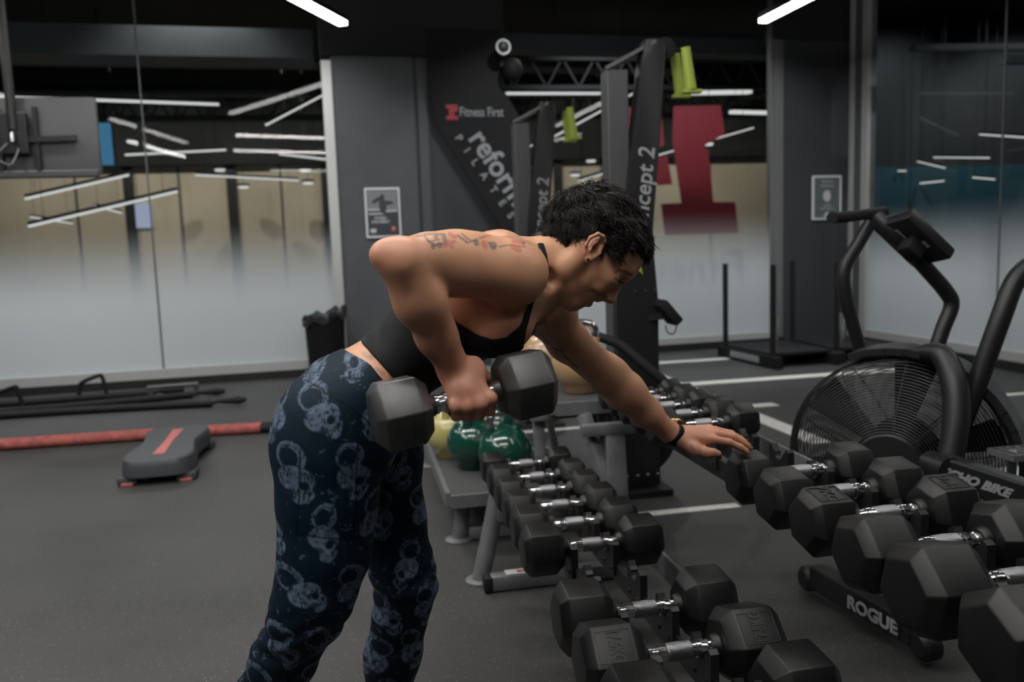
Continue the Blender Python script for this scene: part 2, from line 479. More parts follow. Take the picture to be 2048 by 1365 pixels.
struct(MB().box((9.85, 11.9, 1.1), (6.5, 0.1, 2.2)).build('wall_teal_right', M_TEAL, smooth=False))
struct(MB().box((9.85, 11.95, 3.4), (6.5, 0.1, 2.4)).box((14.0, 5.0, 2.3), (0.1, 14.0, 4.6)).build('wall_concourse', M_CEIL, smooth=False))

# ceiling ducts and trusses of the hall, each its own length
def duct(n, a, b, w, h, m=M_WALLG): return struct(MB().bar(a, b, w, h).build(n, m, smooth=False))
duct('duct', (-7, 9.4, 3.42), (-0.3, 9.7, 3.42), 0.5, 0.30, M_WALLG)
duct('duct', (-7, 10.4, 3.55), (4.5, 10.9, 3.55), 0.4, 0.22, M_WALLD)
duct('duct', (1.5, 9.2, 3.38), (5.0, 9.35, 3.38), 0.3, 0.17, M_WALLG)
duct('duct', (-7, 12.5, 3.6), (9.0, 13.0, 3.6), 0.5, 0.25, M_WALLD)
duct('duct', (5.6, 7.6, 3.0), (11, 7.2, 3.0), 0.1, 0.06, M_GREYP)
duct('duct', (5.6, 6.4, 2.62), (11, 6.0, 2.62), 0.1, 0.06, M_GREYP)
def truss(y, z, x0, x1):
    mb = MB()
    mb.bar((x0, y, z), (x1, y, z), 0.05, 0.05).bar((x0, y, z+0.34), (x1, y, z+0.34), 0.05, 0.05)
    n = int((x1-x0)/0.4)
    for i in range(n):
        xa = x0+i*0.4
        mb.bar((xa, y, z), (xa+0.2, y, z+0.34), 0.022, 0.022).bar((xa+0.2, y, z+0.34), (xa+0.4, y, z), 0.022, 0.022)
    return struct(mb.build('truss', M_WALLD, smooth=False))
truss(11.6, 2.95, -7, 6)
truss(12.3, 3.1, -7, 7)
truss(9.9, 3.05, 1.2, 6)

# ------------------------------------------------------------------ lamps
def linear_lamp(name, a, b, w, h, body, led, label, group=None, wires=None, top=CEIL_Z-0.004):
    a = Vector(a); b = Vector(b)
    t = empty(name, (a+b)/2, label, 'ceiling light', group)
    MB().bar(a+Vector((0, 0, h*0.62)), b+Vector((0, 0, h*0.62)), w*1.05, h*0.75).build('lamp_body', body, t, smooth=False)
    MB().bar(a, b, w, h*0.5).build('diffuser', led, t, smooth=False)
    for f in (wires or ()):
        p = a.lerp(b, f); MB().tube([p+Vector((0, 0, h*0.9)), (p.x, p.y, top)], 0.003, 6).build('wire', M_BLACK, t)
    return t
G1 = 'linear lamps under the gym ceiling'
linear_lamp('linear_lamp', (0.03, 7.0, 3.0), (-1.10, 4.75, 3.0), 0.075, 0.06, M_BLACK, M_LED, 'bright linear ceiling lamp whose tip hangs before the grey column', G1, (0.15, 0.85))
linear_lamp('linear_lamp', (3.53, 6.72, 3.0), (3.66, 3.9, 3.0), 0.075, 0.06, M_BLACK, M_LED, 'bright linear ceiling lamp hung near the right pillar, top of the middle pane', G1, (0.15, 0.85))
for a, b in (((1.5, 2.2, 3.0), (2.6, 0.4, 3.0)), ((-2.6, 4.2, 3.0), (-1.9, 1.8, 3.0)), ((-3.6, 6.4, 3.0), (-3.0, 4.2, 3.0)), ((4.4, 3.0, 3.0), (3.9, 0.6, 3.0)), ((-0.6, -0.8, 2.8), (0.5, -0.95, 2.8))):  # unseen strips added for their light; the last fills the face from the front
    linear_lamp('linear_lamp', a, b, 0.075, 0.06, M_BLACK, M_LED, 'unseen linear lamp added to brighten the gym, outside the picture', G1, (0.15, 0.85))
for a, b in (((-1.1, 2.7, 3.0), (0.9, 2.25, 3.0)), ((-1.2, 0.75, 3.0), (0.9, 0.30, 3.0)), ((-2.7, 2.0, 3.0), (-2.1, -0.2, 3.0))):  # stronger unseen strips added to brighten the person
    linear_lamp('linear_lamp', a, b, 0.075, 0.06, M_BLACK, M_LEDN, 'unseen linear lamp added to brighten the gym, outside the picture', G1, (0.15, 0.85))

G2 = 'linear lamps in the hall behind the glass'
HL = [((-60, 193), (120, 198), 10.5, .05, 'pale linear lamp behind the glass at the left edge, above the screen'),
      ((131, 198), (438, 209), 10.5, .05, 'long pale linear lamp behind the glass right of the ceiling pole'),
      ((532, 250), (652, 187), 10.0, .05, 'slanting linear lamp behind the glass next to the column strip'),
      ((250, 310), (452, 300), 12.0, .045, 'linear lamp behind the glass just above the cream wall'),
      ((558, 308), (680, 322), 12.0, .045, 'short linear lamp behind the glass, ending at the column strip above the cream wall'),
      ((50, 398), (258, 350), 13.0, .06, 'upper of the two long slanting lamps before the cream wall at left'),
      ((57, 453), (355, 383), 12.3, .06, 'lower of the two long slanting lamps before the cream wall at left'),
      ((390, 350), (597, 361), 13.5, .045, 'linear lamp before the cream wall between the dark mullions'),
      ((190, 412), (243, 426), 14.0, .04, 'short lamp crossing the lower slanting lamp'),
      ((60, 434), (145, 447), 14.0, .04, 'short lamp beside the dark teal panel'),
      ((1012, 187), (1200, 187), 9.9, .05, 'horizontal linear lamp behind the glass between banner and tall ski machine'),
      ((1095, 280), (1265, 187), 10.2, .05, 'slanting linear lamp behind the glass between the two ski machines'),
      ((1290, 318), (1506, 256), 9.8, .035, 'thin slanting lamp behind the red emblem'),
      ((1158, 362), (1204, 348), 13.0, .05, 'short lamp behind the glass above the head of the person'),
      ((1385, 186), (1500, 184), 10.6, .09, 'wide bright lamp behind the glass above the red emblem'),
      ((1462, 224), (1545, 226), 10.6, .08, 'bright lamp behind the glass at the right end of the middle pane')]
for a, b, Y, w, lab in HL:
    linear_lamp("hall_lamp", atY(*a, Y), atY(*b, Y+0.25), w, w, M_BLACK, M_LEDH, lab, G2, (0.1, 0.9), 4.6)
HR = [((1835, 323), (1890, 336), 8.6, 'slanting small lamp seen through the right glass'), ((1868, 315), (1978, 316), 8.8, 'upper thin lamp seen through the right glass'),
      ((1760, 342), (1812, 342), 8.4, 'small lamp seen through the right glass near its frame'), ((1840, 367), (1888, 362), 8.9, 'lowest small lamp seen through the right glass'),
      ((1945, 355), (1990, 359), 9.0, 'small lamp seen through the right glass left of the pane joint'), ((1960, 269), (2080, 277), 8.0, 'thin lamp crossing the pane joint of the right glass')]
for a, b, X, lab in HR:
    linear_lamp("hall_lamp", atX(*a, X), atX(*b, X+0.2), 0.035, 0.035, M_BLACK, M_LEDH, lab, G2, (0.1, 0.9), 4.6)
DL = [((440, 340), 'round downlight over the cream wall left of the second mullion'), ((610, 341), 'upper round downlight over the cream wall near the column'), ((616, 366), 'lower round downlight over the cream wall near the column'),
      ((487, 374), 'round downlight over the cream wall right of the second mullion'), ((1150, 350), 'round downlight behind the glass above the dark hair'), ((1182, 322), 'bluish round light behind the glass left of the tall ski machine'), ((1418, 288), 'bright spot light behind the red emblem')]
for (px, lab) in DL:
    p = atY(*px, {1418: 10.6, 616: 14.2}.get(px[0], 14.6))
    M = Matrix.Translation(p)
    t = empty('downlight', p, lab, 'ceiling light', 'round lights in the hall behind the glass')
    s = 0.085 if px[0] != 1418 else 0.055
    MB().lathe([(0, -0.02), (s*0.9, -0.02), (s, 0.0), (s, 0.03), (0, 0.03)], M, 18).build('diffuser', M_LEDH, t)
    MB().tube([p+Vector((0, 0, 0.04)), (p.x, p.y, 4.6)], 0.004, 6).build('wire', M_BLACK, t)
    MB().lathe([(s*1.02, 0.01), (s*1.2, 0.01), (s*1.2, 0.05), (0.01, 0.05)], M, 18).build('rim', M_BLACK, t)
# unseen spots added to brighten the cream wall and the hall
def spot(loc, to, e, ang, col=(1, 0.93, 0.82), r=0.06):
    l = bpy.data.lights.new('fill spot', 'SPOT'); l.energy = e; l.spot_size = R_(ang); l.spot_blend = 0.6; l.color = col; l.shadow_soft_size = r
    o = bpy.data.objects.new('fill_spot', l); COL.objects.link(o); o.location = loc
    o.rotation_euler = (Vector(to)-Vector(loc)).to_track_quat('-Z', 'Y').to_euler(); return o
for x in (-5.5, -3.2, -0.9, 1.6, 4.2, 6.8):
    spot((x, 12.9, 4.3), (x+0.2, HY, 1.2), 170, 95)
# unseen spots added to brighten the frosted panes and the far floor
for x in (-4.6, -3.2, -1.8, -0.6): spot((x, 6.3, 3.9), (x, 8.0, 0.4), 130, 85, (0.95, 0.98, 1))
for x in (1.9, 3.0, 4.1): spot((x, 6.4, 3.9), (x, 8.25, 0.4), 115, 85, (0.95, 0.98, 1))
for y in (6.6, 5.0, 3.4): spot((4.0, y, 3.9), (RX, y, 0.4), 50, 85, (0.95, 0.98, 1))
for x, y in ((-2.6, 4.6), (-0.9, 4.8), (-2.0, 2.8), (-3.6, 3.6)): spot((x, y, 3.9), (x, y, 0), 110, 100, (1, 0.98, 0.95))
for x in (-4.5, -1.5, 3.0):  # unseen spots added behind the glass to brighten its film
    spot((x, 9.2, 4.4), (x, 8.4, 0.0), 200, 110, (1, 0.97, 0.93))
for y in (6.5, 3.5):  # more added spots, behind the right glass
    spot((8.2, y, 4.4), (6.0, y, 0.0), 110, 110, (0.95, 0.98, 1))
spot((8.2, 10.2, 4.4), (8.4, 11.9, 1.2), 170, 120, (0.9, 0.97, 1))  # unseen pair of spots added to light the teal wall
spot((10.6, 10.2, 4.4), (10.8, 11.9, 1.2), 170, 120, (0.9, 0.97, 1))
# screens in the hall
p = atY(212, 285, 12.5); s = empty('screen', p, 'narrow lit blue screen behind the glass beside the grey monitor', 'screen')
MB().box(p, (0.16, 0.01, 0.62)).build('display', M_SCREENB, s, smooth=False)
MB().box(p+Vector((0, 0.035, 0)), (0.18, 0.05, 0.64)).build('housing', M_BLACK, s, smooth=False)
MB().tube([p+Vector((0, 0.03, 0.3)), (p.x, p.y+0.03, 4.6)], 0.015, 8).build('pole', M_BLACK, s)
s = tag(MB().box(atY(285, 432, HY-0.03), (0.30, 0.06, 0.42)).build('screen', M_SCREENW, smooth=False), 'pale lit screen low on the cream wall by a blue edge', 'screen')
# ------------------------------------------------------------------ hex dumbbells
def hex_poly(R): return [(R*math.cos(R_(60*k)), R*math.sin(R_(60*k))) for k in range(6)]
def head_mesh(R, L, boss=0.024, name='head'):
    """hexagonal head along local x from 0 to L; the inner side (x=0) carries a round boss"""
    bm = bmesh.new()
    prof = [(0.0, 0.70), (0.20*L, 1.0), (0.84*L, 1.0), (L, 0.72)]
    rings = []
    for x, f in prof:
        rings.append([bm.verts.new((x, R*f*math.cos(R_(60*k)), R*f*math.sin(R_(60*k)))) for k in range(6)])
    for A, B in zip(rings, rings[1:]):
        for k in range(6): bm.faces.new((A[k], A[(k+1) % 6], B[(k+1) % 6], B[k]))
    bm.faces.new(rings[0][::-1]); bm.faces.new(rings[-1])
    bmesh.ops.recalc_face_normals(bm, faces=bm.faces)
    bmesh.ops.bevel(bm, geom=list(bm.edges), offset=R*0.038, segments=2, profile=0.5, affect='EDGES')
    mb = MB(); mb.bm.free(); mb.bm = bm
    mb.lathe([(boss*1.12, 0.004), (boss*1.05, -0.008), (boss*0.86, -0.014), (0.001, -0.014)], Matrix.Rotation(R_(90), 4, 'Y'), 24)
    return mb.mesh(name, True, 30)
HEADS = {}
def dumbbell(label, R, L, gap=0.165, group=None, text=None, M=None, rot=0.0, tface=(1, 1), rub=None):
    """gap: distance between the inner faces. M: world matrix, local x is the handle axis; rot turns the hexagons"""
    t = empty('hex_dumbbell', (0, 0, 0), label, 'dumbbell', group)
    t.matrix_basis = M
    key = (R, L)
    if key not in HEADS: HEADS[key] = head_mesh(R, L, 0.024 if gap > 0.15 else 0.018)
    g = gap/2
    for s in (1, -1):
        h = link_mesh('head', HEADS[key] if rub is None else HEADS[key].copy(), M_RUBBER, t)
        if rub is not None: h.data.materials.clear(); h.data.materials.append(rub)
        h.matrix_basis = (Matrix.Translation((s*g, 0, 0)) @ (Matrix.Rotation(R_(180), 4, 'Z') if s < 0 else Matrix()) @ Matrix.Rotation(rot*s, 4, 'X'))
        if text:
            # recessed plate with the raised number on the flat facing up / front
            fa = (tface[0] if s > 0 else tface[1])        # which flat, counted in 60 degree turns
            ap = R*math.cos(R_(30))
            B = Matrix.Rotation(rot + R_(30 + 60*fa), 4, 'X')
            Bm = Matrix.Translation((s*(g+0.52*L), 0, 0)) @ B
            w, hh = 0.56*L, R*0.74
            mb = MB()
            for (cx, cy, sx, sy) in ((0, hh/2, w, 0.002), (0, -hh/2, w, 0.002), (w/2, 0, 0.002, hh), (-w/2, 0, 0.002, hh)):
                mb.box((cx, ap+0.0002, cy), (sx, 0.0016, sy))
            pm = mb.mesh('number_plate', False); pm.transform(Bm)
            pl = link_mesh('number_plate', pm, M_INLAY, t)
            TM = Bm @ Matrix.Translation((0, ap+0.0004, 0)) @ Matrix.Rotation(R_(-90), 4, 'X') @ Matrix.Rotation(R_(90), 4, 'Z')
            if s < 0: TM = TM @ Matrix.Rotation(R_(180), 4, 'Z')
            lt = text_mesh(text, 0.30*L, TM, depth=0.002, bold=0.0006, sx=min(1.0, 3.0/len(text)*1.1))
            lt.materials.clear(); lt.materials.append(M_INLAY)
            link_mesh('number', lt, None, pl)
    # handle: chrome collars, knurled bulged grip
    q = g/0.0825
    ax = Matrix.Rotation(R_(90), 4, 'Y')
    prof = [(0.0150, -0.0825), (0.0150, -0.068), (0.0165, -0.066), (0.0165, -0.060), (0.0140, -0.058), (0.0150, -0.046), (0.0175, -0.045), (0.0178, -0.035), (0.0155, -0.034),
            (0.0160, -0.027), (0.0155, 0.027), (0.0155, 0.034), (0.0178, 0.035), (0.0175, 0.045), (0.0150, 0.046), (0.0140, 0.058), (0.0165, 0.060), (0.0165, 0.066), (0.0150, 0.068), (0.0150, 0.0825)]
    hd = MB().lathe([(r, z*q) for r, z in prof], ax, 20).build('handle', M_CHROME, t, angle=25, local=True)
    MB().lathe([(0.0158, -0.027*q), (0.0182, -0.024*q), (0.0192, 0), (0.0182, 0.024*q), (0.0158, 0.027*q)], ax, 24).build('grip', M_KNURL, hd, local=True)
    return t

UX, UZ, LX, LZ = 1.05, 0.602, 0.60, 0.358
GU, GL = 'black hex dumbbells along the upper tier of the rack', 'black hex dumbbells along the lower tier of the rack'
up_near = [  # Y, R, L, rot, text, faces, label
    (1.811, 0.066, 0.098, 6, None, None, 'hex dumbbell on the upper tier with the flat hand resting on its head'),
    (1.640, 0.069, 0.105, 8, None, None, 'hex dumbbell on the upper tier just in front of the one under the hand'),
    (1.479, 0.071, 0.108, 12, '7KG', (1, 1), 'hex dumbbell stamped 7KG on both heads, upper tier'),
    (1.302, 0.076, 0.118, -14, None, None, 'upper tier hex dumbbell between the 7KG one and the big one at the right corner'),
    (1.136, 0.083, 0.128, -16, None, None, 'big near hex dumbbell at the lower right, its handle cut by the picture edge'),
    (0.955, 0.084, 0.130, 30, None, None, 'dark hex dumbbell cut off in the lower right corner')]
for Y, R, L, rot, tx, tf, lab in up_near:
    dumbbell(lab, R, L, 0.165, GU, tx, Matrix.Translation((UX, Y, UZ)), R_(rot), tf or (1, 1))
up_far = [(2.388, 0.060, 0.094, 22, 'nearest of the five far upper tier dumbbells, right behind the watch'),
          (2.545, 0.057, 0.090, 5, 'second of the five far upper tier dumbbells counted from the watch'),
          (2.690, 0.055, 0.086, 26, 'middle one of the five far upper tier dumbbells behind the outstretched arm'),
          (2.825, 0.053, 0.082, 10, 'fourth of the five far upper tier dumbbells, partly behind the forearm'),
          (2.955, 0.051, 0.078, 24, 'farthest small dumbbell of the upper tier next to the tan kettlebells')]
for Y, R, L, rot, lab in up_far:
    dumbbell(lab, R, L, 0.165, GU, None, Matrix.Translation((UX, Y, UZ)), R_(rot))
low = [(2.985, 0.058, 0.088, 22, None, None, 'farthest dumbbell of the lower tier, touching the green kettlebells'),
       (2.800, 0.060, 0.092, 4, None, None, 'second farthest dumbbell of the lower tier'),
       (2.632, 0.062, 0.094, 4, None, None, 'third dumbbell of the lower tier from the kettlebells'),
       (2.465, 0.064, 0.098, 5, None, None, 'fourth dumbbell of the lower tier from the kettlebells, above the slanted grey leg'),
       (2.290, 0.067, 0.104, 6, None, None, 'lower tier dumbbell just behind the one with the lit square face'),
       (2.110, 0.071, 0.112, 10, None, None, 'lower tier dumbbell whose left head shows a lit square face, above the white sticker'),
       (1.690, 0.082, 0.122, 6, None, None, 'lower tier dumbbell right behind the 17.5KG one, after the empty cradle'),
       (1.490, 0.084, 0.126, -18, '17.5KG', (2, 2), 'lower tier hex dumbbell stamped 17.5KG on its heads'),
       (1.300, 0.086, 0.130, 6, None, None, 'nearest lower tier dumbbell, cut by the bottom edge')]
for Y, R, L, rot, tx, tf, lab in low:
    dumbbell(lab, R, L, 0.165, GL, tx, Matrix.Translation((LX, Y, LZ)), R_(rot), tf or (1, 1))

# ------------------------------------------------------------------ two-tier rack
rk = empty('dumbbell_rack', (0.85, 1.9, 0), 'two tier dumbbell rack with black rails, cradles and grey tube end frame', 'weight rack')
for X, Z in ((LX, LZ), (UX, UZ)):
    for dx in (-0.058, 0.058):
        MB().bar((X+dx, 0.55, Z-0.072), (X+dx, 3.03, Z-0.072), 0.008, 0.055, bevel=0.002).build('rail', M_BLACK, rk, smooth=False)
    MB().bar((X+0.235, 0.55, Z-0.125), (X+0.235, 3.02, Z-0.105), 0.010, 0.075, bevel=0.003).build('back_beam', M_GREYP, rk, smooth=False)
def cradle(X, Y, Z):
    for dx in (-0.058, 0.058):
        mb = MB()
        outer = [(-0.050, -0.075), (0.050, -0.075), (0.050, 0.010), (0.038, 0.016), (0.030, 0.004)]
        arc = [(0.019*math.cos(R_(a)), -0.002+0.019*math.sin(R_(a))) for a in range(0, -181, -20)]
        poly = outer + arc + [(-0.030, 0.004), (-0.038, 0.016), (-0.050, 0.010)]
        M = Matrix(((0, 0, 1, X+dx-0.012), (1, 0, 0, Y), (0, 1, 0, Z), (0, 0, 0, 1)))
        mb.prism(poly, M, 0.018)
        for yy in (-0.03, 0.03): mb.lathe([(0.006, 0), (0.006, 0.004), (0, 0.005)], Matrix.Translation((X+dx-0.012, Y+yy, Z-0.06)) @ Matrix.Rotation(R_(-90), 4, 'Y'), 8)
        mb.build('cradle', M_BLACK, rk, smooth=False)
for Y in [u[0] for u in up_near] + [2.0, 2.19] + [u[0] for u in up_far]: cradle(UX, Y, UZ)
for Y in [u[0] for u in low] + [1.895]: cradle(LX, Y, LZ)
def end_frame(Y):
    P = M_GREYP
    MB().bar((0.40, Y-0.06, 0.03), (0.84, Y-0.06, 0.03), 0.055, 0.055, bevel=0.012).build('foot_bar', P, rk)
    for xc in (0.395, 0.845): MB().box((xc, Y-0.06, 0.028), (0.03, 0.062, 0.056), bevel=0.006).build('end_cap', M_BLACKM, rk)
    MB().tube([(0.385, Y+0.03, 0.01), (0.47, Y+0.06, 0.33)], 0.032, 14).build('leg', P, rk)
    MB().lathe([(0.055, 0), (0.055, 0.008), (0.030, 0.014)], Matrix.Translation((0.385, Y+0.03, 0.0)), 20).build('foot_disc', P, rk)
    MB().bar((0.56, Y-0.06, 0.05), (0.56, Y-0.04, 0.25), 0.04, 0.04, bevel=0.006).build('leg', P, rk)
    MB().bar((0.45, Y+0.03, 0.245), (0.83, Y+0.03, 0.235), 0.05, 0.06, bevel=0.006).build('cross_bar', P, rk)
    MB().bar((0.93, Y+0.10, 0.0), (0.93, Y+0.16, 0.47), 0.075, 0.03, bevel=0.004).build('leg', P, rk)
    MB().bar((0.80, Y+0.16, 0.485), (1.26, Y+0.16, 0.485), 0.04, 0.045, bevel=0.006).build('cross_bar', P, rk)
    MB().bar((0.955, Y+0.03, 0.0), (0.835, Y+0.24, 0.53), 0.05, 0.04, bevel=0.006).build('brace', P, rk)
end_frame(2.76)
end_frame(0.62)
MB().bar((0.90, 2.78, 0.05), (0.80, 3.05, 0.28), 0.006, 0.12).build('gusset', M_GREYP, rk, smooth=False)
MB().box((0.50, 2.70, 0.0585), (0.085, 0.040, 0.0015)).build('sticker', M_STICKER, rk, smooth=False)['label'] = 'white sticker with a red mark'
MB().box((0.51, 2.70, 0.0595), (0.022, 0.016, 0.0012)).build('sticker_mark', M_RED, rk, smooth=False)

# ------------------------------------------------------------------ kettlebell rack and kettlebells
kr = empty('kettlebell_rack', (0.7, 3.75, 0), 'grey two shelf kettlebell rack behind the dumbbell rack', 'weight rack')
M_SHELF = mat('shelf rubber mat', (0.060, 0.061, 0.062), 0.6, 0, 0.3, 0.2, 400)
def shelf(x0, x1, y0, y1, z):
    MB().box(((x0+x1)/2, (y0+y1)/2, z), (x1-x0, y1-y0, 0.03), bevel=0.004).build('shelf', M_SHELF, kr, smooth=False)
    MB().bar((x0, y0-0.012, z-0.01), (x1, y0-0.012, z-0.01), 0.02, 0.05).bar((x0-0.01, y0, z-0.005), (x0-0.01, y1, z-0.005), 0.02, 0.055).bar((x1+0.01, y0, z-0.005), (x1+0.01, y1, z-0.005), 0.02, 0.055).build('shelf_edge', M_GREYP, kr, smooth=False)
shelf(0.325, 0.70, 3.13, 4.45, 0.205)
shelf(0.74, 1.02, 3.06, 4.45, 0.555)
for (y) in (3.22, 4.40):
    MB().tube([(0.36, y, 0.0), (0.395, y, 0.20)], 0.030, 14).build('leg', M_GREYP, kr)
    MB().lathe([(0.055, 0), (0.055, 0.008), (0.028, 0.016)], Matrix.Translation((0.36, y, 0)), 20).build('foot_disc', M_GREYP, kr)
    MB().bar((0.40, y, 0.03), (1.12, y, 0.03), 0.05, 0.05, bevel=0.008).build('foot_bar', M_GREYP, kr)
    MB().bar((0.70, y-0.05, 0.03), (0.70, y-0.02, 0.535), 0.045, 0.035, bevel=0.005).build('post', M_GREYP, kr)
    MB().bar((1.06, y, 0.03), (0.96, y, 0.535), 0.05, 0.035, bevel=0.005).build('post', M_GREYP, kr)
    MB().bar((0.66, y-0.06, 0.50), (1.03, y-0.06, 0.515), 0.04, 0.04, bevel=0.005).build('cross_bar', M_GREYP, kr)

def kettlebell(loc, rz, body, label, r=0.113, group='round competition kettlebells on the kettlebell rack', hm=None):
    t = empty('kettlebell', loc, label, 'kettlebell', group, rz)
    prof = [(0.0, 0.0), (0.062, 0.0), (0.066, 0.004)] + [(r*math.cos(R_(a)), r + r*math.sin(R_(a))*0.97 + 0.001) for a in range(-50, 91, 7)][:-1] + [(0.0, r*1.97+0.001)]
    MB().lathe(prof, None, 36).build('body', body, t, local=True, angle=50)
    z0 = 2*r*0.93
    for s in (-1, 1): MB().tube([(s*0.060, 0, z0-0.03), (s*0.066, 0, z0+0.012)], [0.024, 0.020], 14).build('handle_root', body, t, local=True)
    h = [(-0.066, 0, z0+0.008), (-0.066, 0, z0+0.038), (-0.048, 0, z0+0.064), (0.0, 0, z0+0.070), (0.048, 0, z0+0.064), (0.066, 0, z0+0.038), (0.066, 0, z0+0.008)]
    MB().tube(h, 0.0168, 14, smooth=4).build('handle', hm or M_CHROME, t, local=True)['label'] = 'bare steel handle'
    return t
S1 = 0.221; S2 = 0.571
kettlebell((0.400, 3.73, S1), R_(70), M_KYEL, 'pale yellow kettlebell at the far end of the lower shelf')
kettlebell((0.470, 3.505, S1), R_(65), M_KGREEN, 'dark green kettlebell leaning next to the yellow one', hm=M_KGREEN)
kettlebell((0.577, 3.305, S1), R_(20), M_KGREEN, 'nearest dark green kettlebell, right behind the farthest lower dumbbell')
kettlebell((0.620, 3.745, S1), R_(30), M_KGREEN, 'dark green kettlebell behind the other two green ones, under the fist')
kettlebell((0.555, 3.985, S1), R_(40), M_KYEL, 'pale yellow kettlebell mostly hidden behind the green ones')
kettlebell((0.893, 3.25, S2), R_(-5), M_KTAN, 'tan kettlebell with chrome handle under the outstretched arm', 0.115)
kettlebell((0.835, 3.60, S2), R_(-5), M_KTAN, 'tan kettlebell half hidden behind the held dumbbell', 0.115)
# ------------------------------------------------------------------ ski machines
def ski(X, Y, label, text):
    t = empty('ski_machine', (X, Y, 0), label, 'ski machine', None)
    G = M_GREYP2
    MB().box((X+0.015, Y+0.06, 0.97), (0.10, 0.10, 1.94), bevel=0.006).build('stand_post', G, t, smooth=False)
    # leaning tapered fascia seen edge-on, top at the front
    poly = [(0.045, 0.04), (0.245, 0.04), (0.245, 0.90), (0.215, 1.20), (0.262, 1.62), (0.300, 2.02), (0.285, 2.065), (0.205, 2.065), (0.180, 1.95), (0.085, 1.20), (0.045, 0.92)]
    M = Matrix(((1, 0, 0, X-0.07), (0, 0, 1, Y-0.03), (0, 1, 0, 0), (0, 0, 0, 1)))
    MB().prism(poly, M, 0.075, 0.006).build('fascia', M_BLACK, t)
    MB().bar((X-0.03, Y+0.06, 1.945), (X+0.19, Y+0.02, 2.055), 0.11, 0.016).build('top_bracket', G, t, smooth=False)
    MB().lathe([(0.0, -0.06), (0.20, -0.06), (0.22, -0.04), (0.22, 0.04), (0.20, 0.06), (0.0, 0.06)], Matrix.Translation((X+0.085, Y+0.12, 0.27)) @ Matrix.Rotation(R_(90), 4, 'X'), 32).build('fan_housing', M_BLACKM, t)
    MB().box((X+0.05, Y+0.10, 0.017), (0.34, 0.36, 0.034), bevel=0.006).build('base', M_BLACK, t, smooth=False)
    mb = MB()
    for i in range(4): mb.lathe([(0.008, 0), (0.008, 0.004), (0, 0.006)], Matrix.Translation((X+0.01+0.05*i, Y-0.031, 0.10)) @ Matrix.Rotation(R_(90), 4, 'X'), 10)
    for i in range(3): mb.lathe([(0.008, 0), (0.008, 0.004), (0, 0.006)], Matrix.Translation((X+0.065+0.048*i, Y-0.031, 0.955)) @ Matrix.Rotation(R_(90), 4, 'X'), 10)
    mb.build('bolt', M_CHROME, t)
    MB().lathe([(0.045, -0.012), (0.05, 0), (0.045, 0.012)], Matrix.Translation((X+0.235, Y, 2.03)) @ Matrix.Rotation(R_(90), 4, 'X'), 16).build('pulley', M_BLACKM, t)
    for dy in (-0.06, 0.06):
        c = MB().tube([(X+0.24, Y+dy, 2.03), (X+0.30, Y+dy, 2.0), (X+0.315, Y+dy, 1.95)], 0.004, 8).build('cord', M_BLACKM, t)
        mb = MB(); mb.tube([(X+0.305, Y+dy, 2.02), (X+0.33, Y+dy, 1.84)], [0.022, 0.026], 10)
        mb.box((X+0.335, Y+dy, 1.832), (0.085, 0.035, 0.018), bevel=0.004)
        mb.build('handle', M_GREEN, t)['label'] = 'lime handle strap'
    m0 = MB().bar((X+0.13, Y-0.02, 0.83), (X+0.20, Y-0.05, 0.84), 0.03, 0.03).build('monitor_arm', M_BLACKM, t)
    rot = Matrix.Rotation(R_(50), 3, 'Y')
    MB().box((X+0.205, Y-0.06, 0.855), (0.125, 0.12, 0.045), rot, bevel=0.008).build('monitor', M_BLACKM, t)
    MB().tube([(X+0.185, Y-0.09, 0.80), (X+0.195, Y-0.09, 0.765), (X+0.225, Y-0.09, 0.76), (X+0.24, Y-0.09, 0.80)], 0.003, 6, smooth=4).build('cable', M_BLACKM, t)
    # lettering climbing the side of the fascia
    y = Vector((0.085, 0, 0.75)).normalized(); up = y
    for s, z, sz in ((text, 1.32, 0.108),):
        M = frame_mat((X+0.112, Y-0.033, 1.39), up, (-1, 0, 0.0))
        lettering('lettering', s, sz, M, M_GREYPRINT, t, depth=0.002, bold=0.0015, shear=0.12, sx=0.95)
    M = frame_mat((X+0.078, Y-0.033, 1.075), up, (-1, 0, 0))
    MB().prism([(-0.045, -0.03), (0.0, -0.012), (0.045, -0.03), (0.02, 0), (0.045, 0.03), (0.0, 0.012), (-0.045, 0.03), (-0.02, 0)], M, 0.002).build('emblem', M_GREEN, t, smooth=False)
    return t
M_GREYP2 = mat('dark grey plate', (0.075, 0.077, 0.080), 0.45, 0.2)
ski(1.185, 3.60, 'tall near ski machine right behind the head, lettered concept 2', 'concept 2')
ski(1.070, 5.15, 'farther ski machine left of the head, in front of the slanting banner', 'concept 2')

